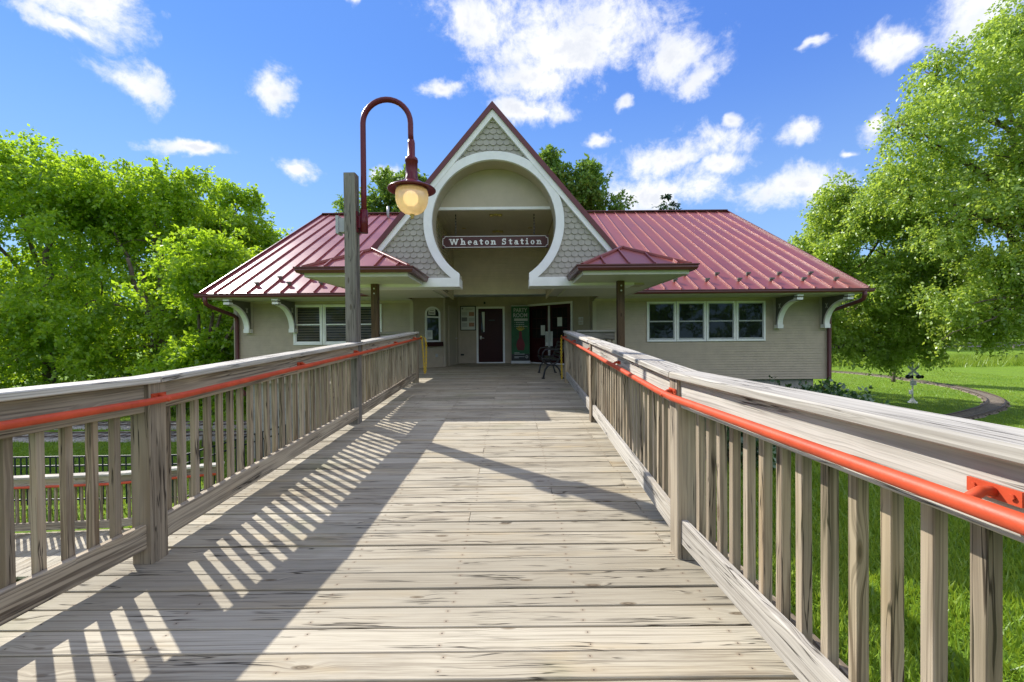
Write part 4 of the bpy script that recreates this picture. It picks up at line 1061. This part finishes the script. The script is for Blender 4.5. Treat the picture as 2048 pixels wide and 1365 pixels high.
# board on posts, rail fence along the far park road
bxp = (60.6, 60.); bz = gz(*bxp)
BO = thing('notice_board', 'grey park notice board on two posts far across the meadow', 'notice board', (bxp[0], bxp[1], bz))
mb = MB(); mb.box(bxp[0]-.65, bxp[0]+.65, bxp[1], bxp[1]+.08, .72-.9, .72+.35); mb.build('panel', M['grey'], BO)
for s in (-.6, .6):
    mb = MB(); mb.bar((bxp[0]+s, 60.05, bz), (bxp[0]+s, 60.05, .9), .1, .1, up=(0, 1, 0)); mb.build('post', M['post'], BO)
FF = thing('fence', 'low wooden rail fence beyond the meadow under the far trees', 'fence', (55, 66, gz(55, 66)))
for z in (.45, .85):
    mb = MB(); P = [(x, 66, gz(x, 66)+z) for x in range(36, 96, 3)]
    for a, b in zip(P, P[1:]): mb.bar(a, b, .06, .13)
    mb.build('fence_rail', M['post'], FF)
for x in range(36, 96, 3):
    mb = MB(); mb.bar((x, 66.08, gz(x, 66)), (x, 66.08, gz(x, 66)+1.05), .16, .16, up=(0, 1, 0)); mb.build('post', M['post'], FF)
rd = MB()
for i in range(30): 
    x0, x1 = 30+3*i, 33+3*i
    rd.face([(x0, 69, gz(x0, 69)+.03), (x1, 69, gz(x1, 69)+.03), (x1, 72, gz(x1, 72)+.03), (x0, 72, gz(x0, 72)+.03)])
tag(rd.build('park_road', M['gravel']), kind='structure')
# ------------------------------------------------------------------ vegetation
rng = np.random.default_rng(11)
def norm(a): return a / np.maximum(np.linalg.norm(a, axis=1, keepdims=True), 1e-9)
def mesh_np(name, V, n_per, mat):
    nf = len(V)//n_per; me = bpy.data.meshes.new(name)
    me.vertices.add(len(V)); me.vertices.foreach_set('co', V.astype(np.float32).ravel())
    me.loops.add(len(V)); me.loops.foreach_set('vertex_index', np.arange(len(V), dtype=np.int32))
    me.polygons.add(nf); me.polygons.foreach_set('loop_start', np.arange(0, len(V), n_per, dtype=np.int32))
    try: me.polygons.foreach_set('loop_total', np.full(nf, n_per, dtype=np.int32))
    except Exception: pass
    me.materials.append(mat); me.update(calc_edges=True); me.validate(); return me
def leaves(P, axis, nor, ln, wd):
    side = norm(np.cross(axis, nor)); nor = np.cross(side, axis)
    l = ln[:, None]; w = wd[:, None]
    a = P; b = P + axis*l*.45 + side*w*.5 + nor*w*.12; c = P + axis*l; d = P + axis*l*.45 - side*w*.5 + nor*w*.12
    return np.stack([a, b, c, d], 1).reshape(-1, 3)
def crown_verts(clumps, nspray, nleaf=12, leaf=.15, spray=.55, droop=.25, sub=11, subr=.42, tip=.5):
    C = np.array([c[:3] for c in clumps], float); Rr = np.array([c[3] for c in clumps], float)
    # every clump breaks up into smaller boughs on its surface
    sc, sr = [], []
    for c, r in zip(C, Rr):
        d = norm(rng.normal(size=(sub, 3))); d[:, 2] = np.where(d[:, 2] < -.6, -d[:, 2], d[:, 2])
        for dd in d:
            q = rng.uniform(.45, 1.28)
            sc.append(c + dd*r*q*np.array([1, 1, .9])); sr.append(r*subr*rng.uniform(.7, 1.15)*(1.45-.62*q))
    sc = np.array(sc); sr = np.array(sr); w = sr**2.1; w /= w.sum()
    k = rng.choice(len(sc), nspray, p=w)
    d = norm(rng.normal(size=(nspray, 3))); rad = sr[k]*(rng.uniform(.08, 1, nspray)**.5)
    pos = sc[k] + d*rad[:, None]*np.array([1, 1, .8])
    dirs = norm(d*.8 + rng.normal(size=(nspray, 3))*.5 + np.array([0, 0, -droop]))
    t = (np.arange(nleaf)/nleaf)[None, :, None]
    L = (spray*rng.uniform(.6, 1.2, nspray))[:, None, None]
    base = pos[:, None, :] + dirs[:, None, :]*L*t + np.array([0, 0, -1.])*droop*.5*L*t*t
    n = nspray*nleaf; P = base.reshape(-1, 3) + rng.normal(size=(n, 3))*.035*spray/.5
    ax = norm(np.repeat(dirs, nleaf, 0)*.6 + rng.normal(size=(n, 3))*.7 + np.array([0, 0, -droop*.8]))
    no = norm(rng.normal(size=(n, 3))*.8 + np.array([-.15, -.1, .7]))
    ln = leaf*rng.uniform(.65, 1.25, n); return leaves(P, ax, no, ln, ln*rng.uniform(.5, .75, n)), sc, sr
def limb(mb, a, b, r0, r1, seed, n=7, sag=.12):
    a, b = Vector(a), Vector(b); L = (b-a).length; rr = random.Random(seed); pts = []
    for i in range(n+1):
        t = i/n; p = a.lerp(b, t); amp = L*.045*math.sin(math.pi*t)
        p += Vector((rr.uniform(-1, 1), rr.uniform(-1, 1), rr.uniform(-.4, 1)))*amp + Vector((0, 0, L*sag*math.sin(math.pi*t)))
        pts.append(p)
    mb.tube(pts, [r0+(r1-r0)*i/n for i in range(n+1)], 8)
def tree(label, root, clumps, nspray, mat, trunk_r=.28, name='tree', fork=None, group=None, cat='tree', extra=(), **kw):
    T = thing(name, label, cat, root, group); ro = np.array(root)
    V, sc, sr = crown_verts(clumps, nspray, **kw)
    me = mesh_np('crown', V - ro, 4, mat); o = bpy.data.objects.new('crown', me); COL.objects.link(o); o.parent = T
    mb = MB(); cz = max(c[2] for c in clumps); f = Vector(fork) if fork else Vector((root[0], root[1], root[2] + (cz-root[2])*.28))
    mb.tube([Vector(root)+Vector((0, 0, -.2)), Vector(root)+Vector((0, 0, .25)), Vector(root).lerp(f, .5)+Vector((.06, 0, 0)), f], [trunk_r*1.5, trunk_r*1.08, trunk_r*.95, trunk_r*.85], 10)
    for i, c in enumerate(clumps):
        limb(mb, f, c[:3], trunk_r*.5, .03, i)
        near = np.argsort(np.linalg.norm(sc - np.array(c[:3]), axis=1))[:9]
        for j in near[1::2]: limb(mb, c[:3], tuple(sc[j]), .035, .008, int(j)+50, 4)
    for j, (a, b, r0, r1) in enumerate(extra): limb(mb, a, b, r0, r1, 900+j, 8, .03)
    mb.build('trunk', M['bark'], T); return T
GL = 'bright green broadleaf trees at the left'
tree('broad maple with forked trunk standing just left of the station', (-18.0, 22, GZ),
     [(-18.5, 22, 6.3, 3.2), (-16.2, 21.5, 3.4, 2.5), (-20.6, 21.3, 3.3, 2.6), (-18.4, 22, 8.5, 1.7), (-15.3, 22.5, 6.2, 2.1), (-21, 22, 7.6, 2.4), (-17.6, 21, .9, 2.0), (-19.9, 20.8, .5, 1.7), (-16.4, 22, 8.4, 1.5)], 5000, M['leafL'], fork=(-17.9, 21.9, .9), group=GL, leaf=.19, sub=12,
     extra=[((-17.9, 21.6, .9), (-16.1, 20.2, 3.3), .2, .09), ((-17.9, 21.6, .8), (-18.3, 20.3, 5.2), .2, .07)])
tree('tallest leafy tree at the left edge of the view', (-24.6, 22.5, GZ),
     [(-24, 22, 7.8, 3.1), (-25.6, 22, 10.4, 1.5), (-21.6, 23, 9.3, 1.9), (-26, 21, 4, 3.2), (-22.6, 20.8, 2, 2.2), (-28, 22, 8.2, 3.2), (-24, 20.6, .2, 1.9), (-23.2, 22, 9.8, 1.2), (-28.5, 20.8, 2.5, 2.6), (-26.6, 20.4, -.2, 1.8)], 5500, M['leafL'], group=GL, leaf=.19, sub=12)
tree('slender tree whose crown ends against the left end of the red roof', (-10.6, 14.7, GZ),
     [(-10.7, 15.2, 4.2, 1.1), (-10.0, 15, 2.8, 1.35), (-10.2, 14.9, .9, 1.3), (-11.4, 15, 3.3, 1.3), (-9.7, 14.5, -.5, 1.0), (-11.3, 15, .0, 1.2), (-9.0, 14.7, 2.6, .6)], 2300, M['leafL'], .13, group=GL, leaf=.15, spray=.42, sub=12)
tree('tree behind the slender one, seen over the left end of the roof', (-15.6, 25.5, GZ),
     [(-16.6, 25, 6.0, 2.3), (-15.0, 25.5, 4.4, 2.1), (-16.2, 25, 8.6, 1.4), (-15.4, 25, 1, 2.2), (-17, 24, 3, 2.4), (-14.4, 25.2, 6.6, 1.3), (-13.6, 25, 5.2, 1.1), (-15.3, 25.2, 9.3, .7)], 3400, M['leafL'], .2, group=GL, leaf=.2)
tree('leafy tree outside the left frame edge shading the lawn', (-33, 21, GZ), [(-33, 21, 6.5, 3.8), (-31, 20.5, 3, 3), (-35, 21, 9.5, 3)], 2600, M['leafL'], group=GL, leaf=.22)
# the dense wood behind: nobody could count its shrubs
V = crown_verts([(x, 29+2*math.sin(x), z, 2.6) for x in range(-52, -8, 3) for z in (-1.2, 1.8, 4.4)], 5200, leaf=.34, spray=.9)[0]
o = bpy.data.objects.new('woodland', mesh_np('woodland', V, 4, M['leafD'])); COL.objects.link(o); tag(o, 'dense dark woodland undergrowth behind the left trees', 'woodland', kind='stuff')
GB = 'trees behind the station roof'
tree('maple showing behind the lamp above the left roof ridge', (-8.8, 31, GZ), [(-8.8, 31, 10.6, 2.1), (-8.0, 31, 12.2, 1.3), (-10.4, 31, 9.6, 1.7), (-6.6, 31, 11.4, 1.4), (-8.5, 31, 6.5, 2.6)], 2600, M['leafF'], group=GB, leaf=.24)
tree('rounded maple rising behind the right slope of the gable', (5.2, 31, GZ), [(5.0, 31, 11.2, 2.2), (3.2, 31, 13.2, 1.5), (6.2, 31, 10.6, 1.9), (4.0, 31, 9.5, 2.2), (5.6, 31, 12.6, 1.1), (5, 31, 6.5, 2.6)], 3000, M['leafF'], group=GB, leaf=.24)
def conifer(label, root, h, r, nlay=16):
    T = thing('conifer', label, 'tree', root); P, A, N = [], [], []
    for i in range(nlay):
        t = i/(nlay-1); z = h*(.18+.82*t); rr = r*(1-t)**.6+.12; nb = max(9, int(20*(1-t))+9)
        for b in range(nb):
            a = rng.uniform(0, 2*math.pi); m = int(40*rr/r)+10
            s = rng.uniform(.1, 1, m)**.7; dirv = np.array([math.cos(a), math.sin(a), -.22])
            p = np.array([0, 0, z])+dirv*s[:, None]*rr+rng.normal(size=(m, 3))*.07
            P.append(p); A.append(norm(dirv+rng.normal(size=(m, 3))*.5)); N.append(norm(rng.normal(size=(m, 3))*.4+np.array([0, 0, 1])))
    P, A, N = map(np.concatenate, (P, A, N)); ln = rng.uniform(.2, .4, len(P))
    o = bpy.data.objects.new('crown', mesh_np('crown', leaves(P, A, N, ln, ln*.38), 4, M['needle'])); COL.objects.link(o); o.parent = T
    mb = MB(); x, y, z = root; mb.tube([(x, y, z), (x, y, z+h*.97)], [.22, .02], 8); mb.build('trunk', M['bark'], T)
conifer('dark blue-green conifer tip above the right roof ridge', (11.7, 32, GZ), 14.1, 4.2, 22)
GR = 'drooping birch trees at the right'
tree('large drooping birch filling the upper right of the view', (25.5, 19.5, GZ),
     [(23.6, 19, 13.0, 2.5), (20.4, 19, 11.7, 2.0), (18.4, 18.6, 9.6, 1.7), (22, 18, 9.5, 3.0), (20, 18.5, 6.8, 2.6), (24, 17.5, 6, 3.2), (17.4, 18.6, 7.1, 1.7), (21.6, 17.6, 4.0, 2.2), (26, 19, 10, 3), (17.0, 18.8, 10.4, .8), (18.9, 19, 12.6, 1.0), (22.0, 19, 14.2, 1.2), (20.3, 18, 1.9, 1.2), (22.4, 18, 2.3, 1.4), (24.2, 18, 2.6, 1.6), (18.6, 18.3, 2.4, 1.2), (21.4, 18.3, 3.2, 1.5), (23.2, 17.5, 3.8, 1.6), (25.4, 18, 1.8, 1.3), (21.4, 18.3, 1.2, .9), (23.4, 18.2, 1.3, 1.0), (19.6, 18.6, 1.3, .8)],
     10500, M['leafR'], .32, fork=(25, 19.3, 2.6), group=GR, leaf=.15, spray=.65, droop=.55, sub=13, nleaf=13,
     extra=[((25.4, 18.6, 2.9), (18.6, 17.2, 2.45), .12, .02), ((23, 17.6, 2.8), (17.6, 17.4, 1.0), .06, .012), ((25, 18.8, 5.4), (18.0, 18.0, 6.2), .12, .02), ((25, 18.6, 7.5), (20, 17.6, 8.6), .1, .02)])
tree('spreading birch whose low boughs hang over the lawn beside the station corner', (16.7, 24.6, GZ),
     [(18.8, 23, 7.8, 1.9), (17.4, 23, 6.2, 1.6), (20.2, 23, 5.5, 2.5), (18.3, 22.7, 3.4, 2.0), (21.8, 22.6, 3.2, 2.2), (19.4, 22.4, 1.3, 1.5), (17.6, 22.6, 1.5, 1.0), (18.6, 22.2, .3, .9), (19.9, 22, .2, .9), (17.3, 22.4, .5, .8), (20.9, 22, .6, 1.0), (21.8, 22, 1.4, 1.0), (16.6, 22.6, 1.8, 1.2), (22.4, 22.6, 6.2, 2.4), (23.6, 23, 3.4, 2.2), (22.6, 23, 8.6, 1.8), (16.8, 23, 4.6, 1.1), (17.6, 23, 8.6, .8), (20.4, 23, 8.6, 1.6)],
     9500, M['leafR'], .22, group=GR, leaf=.16, spray=.65, droop=.5, sub=12)
sap = tree('small dark young tree on the lawn left of the crossing signal', (28.9, 32.2, gz(28.9, 32.2)),
     [(28.9, 32.2, .6, 1.0), (28.6, 32.2, 2.2, 1.1), (29.3, 32.2, 1.4, .9), (28.8, 32.2, 3.6, .9)], 700, M['leafD'], .11, fork=(28.9, 32.2, -.8), leaf=.22)
# distant trees along the park road: one crown and trunk mesh shared by every copy
proto = tree('', (50, 74, gz(50, 74)), [(50, 74, 6.0, 4.2), (47.5, 74, 4, 3), (52.8, 74, 4.2, 3.2), (50, 74, 10, 3), (48, 73, 8, 2.4), (50.5, 72, 2.6, 2.4)], 3000, M['leafF'], .35, fork=(50, 74, 1.6), leaf=.42, spray=1.1)
def far_tree(x, y, s, rot, label, first=False, group='tall trees along the far park road'):
    r = proto if first else proto.copy()
    if not first:
        COL.objects.link(r)
        for ch in proto.children:
            c = ch.copy(); COL.objects.link(c); c.parent = r
    r.location = (x, y, gz(x, y)); r.scale = (s, s, s); r.rotation_euler = (0, 0, rot)
    r['label'] = label; r['group'] = group; r['category'] = 'tree'
fl = 'distant park tree in the row of broad crowns beyond the meadow fence'
for i, (x, y, s) in enumerate([(46, 74, 1.0), (54, 78, 1.15), (62, 75, 1.0), (69, 80, 1.2), (77, 76, 1.05), (86, 82, 1.2), (95, 78, 1.1), (40, 80, 1.1), (104, 90, 1.3), (58, 92, 1.4), (74, 96, 1.4), (90, 100, 1.4), (44, 96, 1.4)]):
    far_tree(x, y, s, i*1.3, fl, i == 0)
V = crown_verts([(x, 112+4*math.sin(x), z, 4.5) for x in range(30, 190, 6) for z in (.5, 5.5, 10)], 3800, leaf=.8, spray=1.8)[0]
o = bpy.data.objects.new('woodland', mesh_np('woodland', V, 4, M['leafD'])); COL.objects.link(o); tag(o, 'dark far woodland closing the view beyond the park road', 'woodland', kind='stuff')
V = crown_verts([(x, -48+3*math.sin(x), z, 3.6) for x in range(-60, 62, 5) for z in (-.5, 3.5, 7)] + [(66, y, z, 3.6) for y in range(-40, 36, 5) for z in (-.5, 3.5, 7)], 3800, leaf=.7, spray=1.5)[0]  # unseen trees added so the panes mirror dark foliage instead of sky
o = bpy.data.objects.new('woodland', mesh_np('woodland', V, 4, M['leafD'])); COL.objects.link(o); tag(o, 'unseen wood added opposite and beside the station to darken its window panes', 'woodland', kind='stuff')
# shrubs
def shrub(label, root, clumps, n, mat, leaf, group=None, **kw):
    T = thing('shrub', label, 'shrub', root, group); V, sc, sr = crown_verts(clumps, n, leaf=leaf, **kw)
    o = bpy.data.objects.new('foliage', mesh_np('foliage', V-np.array(root), 4, mat)); COL.objects.link(o); o.parent = T
    mb = MB()
    for i in range(0, len(sc), 3): limb(mb, root, tuple(sc[i]), .02, .006, i, 5)
    mb.build('stem', M['bark'], T)
shrub('glossy rhododendron at the right corner of the station by the downspout', (9.0, 11.6, gz(9.0, 11.6)), [(8.6, 11.6, -.9, .75), (9.4, 11.5, -1.1, .7), (7.7, 11.7, -.9, .7), (9.0, 11.4, -1.6, .9)], 620, M['shrub'], .13, spray=.25, nleaf=8, droop=.0, sub=16, subr=.38)
shrub('dark leafy shrub beneath the right railing in the shade of the station', (4.6, 8.6, gz(4.6, 8.6)), [(4.4, 8.6, -.85, .65), (5.5, 8.8, -.9, .6), (3.4, 8.9, -.9, .6), (6.6, 9.0, -.95, .5), (4.6, 8.2, -1.1, .5)], 1100, M['shrub'], .12, spray=.28, nleaf=8, droop=.05, sub=16)
for i, (x, y, s) in enumerate([(-27.5, 20.4, 1.1), (-24.6, 20.1, .9), (-21.9, 20.2, 1.0), (-16.2, 20.6, .9), (-13.4, 21.2, 1.0)]):
    lab = ['bright shrub at the foot of the tallest left tree, leftmost of its row', 'low shrub second from the left along the wood edge', 'middle shrub of the row along the wood edge', 'shrub right of the forked maple trunk', 'rightmost shrub of the row nearest the station wall'][i]
    shrub(lab, (x, y, GZ), [(x, y, GZ+.9*s, .9*s), (x+.9*s, y+.2, GZ+.6*s, .7*s), (x-.8*s, y, GZ+.7*s, .7*s)], 420, M['leafL'], .17, 'shrubs along the wood edge', spray=.35, nleaf=9, droop=.1)
for i, (x, y) in enumerate([(41, 62), (44.5, 63.5), (38, 60)]):
    lab = ['bronze-green bush beyond the station corner, middle of three', 'bronze-green bush beyond the station corner, rightmost of three', 'bronze-green bush beyond the station corner, leftmost of three'][i]
    shrub(lab, (x, y, gz(x, y)), [(x, y, gz(x, y)+1.6, 1.7), (x+1.4, y, gz(x, y)+1.1, 1.2), (x-1.3, y, gz(x, y)+1.3, 1.3)], 620, M['leafF'], .3, 'bushes beyond the meadow', spray=.6, nleaf=9)
# grass blades
def blades(n, fx, fy, h, w, mat, name, label, keep=None):
    x = fx(n); y = fy(n)
    if keep is not None: k = keep(x, y); x, y = x[k], y[k]
    n = len(x); z = np.array([gz(a, b) for a, b in zip(x, y)])
    P = np.stack([x, y, z], 1); hh = h*rng.uniform(.5, 1.3, n); a = rng.uniform(0, 2*math.pi, n)
    s = np.stack([np.cos(a), np.sin(a), np.zeros(n)], 1)*(w*rng.uniform(.7, 1.3, n))[:, None]
    tip = P + np.stack([rng.normal(size=n)*.35*hh, rng.normal(size=n)*.35*hh, hh], 1)
    V = np.stack([P-s, P+s, tip], 1).reshape(-1, 3)
    o = bpy.data.objects.new(name, mesh_np(name, V, 3, mat)); COL.objects.link(o); tag(o, label, 'grass', kind='stuff')
U = lambda a, b: (lambda n: rng.uniform(a, b, n))
blades(130000, lambda n: 1.6+12.*rng.uniform(0, 1, n)**1.3, lambda n: 1.2+12.*rng.uniform(0, 1, n)**1.25, .10, .011, M['blade'], 'lawn_grass', 'short lawn grass below the right railing')
blades(60000, U(-26, -5.5), U(8.3, 22), .08, .012, M['blade'], 'lawn_grass', 'sunlit lawn grass around the left tracks', lambda x, y: ~(((y > 15.5) & (y < 17.2)) | ((y > 17.6) & (y < 19.5))))
blades(70000, lambda n: 10+32*rng.uniform(0, 1, n), lambda n: 13+32*rng.uniform(0, 1, n)**1.4, .08, .016, M['blade'], 'lawn_grass', 'mown lawn grass around the curved track', lambda x, y: (np.abs(y - np.interp(x, [9, 14, 18, 21.1, 23.7, 26.3, 28.6], [15.8, 16.6, 17.8, 19.3, 20.9, 23.2, 26.2])) > .85) | (x > 29))
blades(26000, U(30, 80), lambda n: 47+5*rng.uniform(0, 1, n)+2.*np.sin(np.arange(n)), .75, .03, M['blade'], 'meadow_grass', 'tall unmown meadow strip across the lawn')

# ------------------------------------------------------------------ sky, sun, camera
SUN_EL, SUN_AZ = R(39), R(-49.6)        # azimuth from +y towards +x
w = bpy.data.worlds.new('World'); SC.world = w; w.use_nodes = True; nt = w.node_tree; g = G(nt)
bg = nt.nodes['Background']; out = nt.nodes['World Output']
sky = g.n('ShaderNodeTexSky', sky_type='NISHITA'); sky.sun_disc = False; sky.sun_elevation = SUN_EL; sky.sun_rotation = SUN_AZ
KR, KG, KB = .30, .50, .93
sky.ozone_density = 3.5; sky.air_density = 1.0; sky.dust_density = 0.
co = g.n('ShaderNodeTexCoord').outputs['Generated']
sp = g.n('ShaderNodeSeparateXYZ'); g.put(sp.inputs[0], co)
warp = g.vm('SCALE', g.vm('SUBTRACT', g.noise(co, 7., 4, .6, col=True), (.5, .5, .5)), scale=.10)
az = g.math('ARCTAN2', sp.outputs[0], sp.outputs[1]); el = g.math('ARCSINE', sp.outputs[2])
cb = g.n('ShaderNodeCombineXYZ'); g.put(cb.inputs[0], az); g.put(cb.inputs[1], el)
ae = g.vm('ADD', cb.outputs[0], warp)
CL = [(-.783,.515,.085,.045),(-.80,.47,.05,.02),(-.726,.424,.055,.028),(-.507,.479,.040,.040),(-.350,.640,.020,.024),(-.074,.640,.115,.045),(.13,.60,.21,.075),(.36,.54,.08,.045),(.419,.505,.045,.030),(-.162,.520,.060,.020),(.04,.545,.13,.042),(.047,.486,.105,.026),(.358,.372,.145,.042),(.437,.337,.085,.026),(.326,.300,.135,.045),(.596,.377,.033,.026),(.471,.413,.024,.013),(.720,.473,.036,.024),(.833,.470,.065,.045),(.710,.363,.028,.021),(.596,.278,.09,.042),(-.647,.341,.066,.013),(-.458,.341,.045,.019),(-.281,.358,.030,.020),(.263,.477,.022,.012),(.207,.423,.040,.015),(.628,.508,.030,.008),(.676,.333,.013,.008),
      (1.35,.5,.25,.12),(1.9,.40,.45,.20),(-1.5,.45,.25,.10),(-2.3,.5,.5,.25),(2.5,.62,.5,.3),(3.0,.35,.4,.2),(-2.95,.45,.4,.25),(1.7,.9,.6,.25),(-2.6,1.0,.8,.25),(0,1.25,3.3,.2),(-1.2,.95,.3,.12),(.5,.95,.3,.1)]  # this row: unseen clouds added behind and overhead for neutral fill
dens = None
for a, e, ra, re in CL:
    q = g.vm('MULTIPLY', g.vm('SUBTRACT', ae, (a, e, 0)), (1/ra, 1/re, 0))
    v = g.math('SUBTRACT', 1., g.vm('LENGTH', q)); dens = v if dens is None else g.math('MAXIMUM', dens, v)
fb = g.noise(co, 13., 8, .66, .35); fb2 = g.noise(co, 48., 6, .68)
dn = g.math('ADD', dens, g.math('ADD', g.math('MULTIPLY', g.math('SUBTRACT', fb, .5), 2.3), g.math('MULTIPLY', g.math('SUBTRACT', fb2, .5), .95)))
alpha = g.ramp(dn, -.28, .85)
core = g.ramp(g.math('ADD', dn, g.math('MULTIPLY', g.math('SUBTRACT', g.noise(co, 9., 3), .5), 1.5)), .35, 1.2)
back = g.ramp(g.vm('DOT_PRODUCT', co, (.72, -.62, .3)), .1, .75)       # unseen clouds facing the sun, boosted as fill light for the facade
ccol = g.vm('SCALE', g.mix(core, (1., .995, .985), (.74, .77, .84)), scale=g.math('MULTIPLY_ADD', back, 4.2, 4.9))
ss = g.n('ShaderNodeSeparateColor'); g.put(ss.inputs[0], sky.outputs[0]); sb = g.n('ShaderNodeCombineColor')
for i, (k, p) in enumerate(((KR, .6), (KG, .6), (KB, .35))): g.put(sb.inputs[i], g.math('MULTIPLY', g.math('POWER', g.math('MULTIPLY', ss.outputs[i], .235), p), k/.235))
hz = g.math('MULTIPLY', g.math('SUBTRACT', 1., g.ramp(sp.outputs[2], .02, .55)), .66)
blue = g.mix(hz, sb.outputs[0], (2.0, 3.1, 4.3))
g.put(bg.inputs['Color'], g.mix(alpha, blue, ccol)); bg.inputs['Strength'].default_value = .13
w.cycles.sampling_method = 'MANUAL'; w.cycles.sample_map_resolution = 512
sl = bpy.data.lights.new('sun', 'SUN'); sl.energy = 4.0; sl.angle = R(.53); sl.color = (1., .955, .88)
so = bpy.data.objects.new('sun', sl); COL.objects.link(so)
dv = Vector((math.sin(SUN_AZ)*math.cos(SUN_EL), math.cos(SUN_AZ)*math.cos(SUN_EL), math.sin(SUN_EL)))
so.location = dv*60; so.rotation_euler = dv.to_track_quat('Z', 'Y').to_euler()
cam = bpy.data.cameras.new('camera'); cam.sensor_width = 36; cam.lens = 850/2048*36; cam.clip_start = .05; cam.clip_end = 2000
cobj = bpy.data.objects.new('camera', cam); COL.objects.link(cobj)
cobj.matrix_world = Matrix.Translation((0, 0, 1.28)) @ Matrix.Rotation(R(90-.57), 4, 'X') @ Matrix.Rotation(R(-.5), 4, 'Z')
SC.camera = cobj
vs = SC.view_settings; vs.view_transform = 'Standard'; vs.look = 'None'; vs.exposure = .85; vs.gamma = 1.; vs.use_curve_mapping = False
SC.cycles.max_bounces = 8; SC.cycles.diffuse_bounces = 4; SC.cycles.glossy_bounces = 3; SC.cycles.transmission_bounces = 4; SC.cycles.transparent_max_bounces = 6
SC.cycles.use_denoising = True
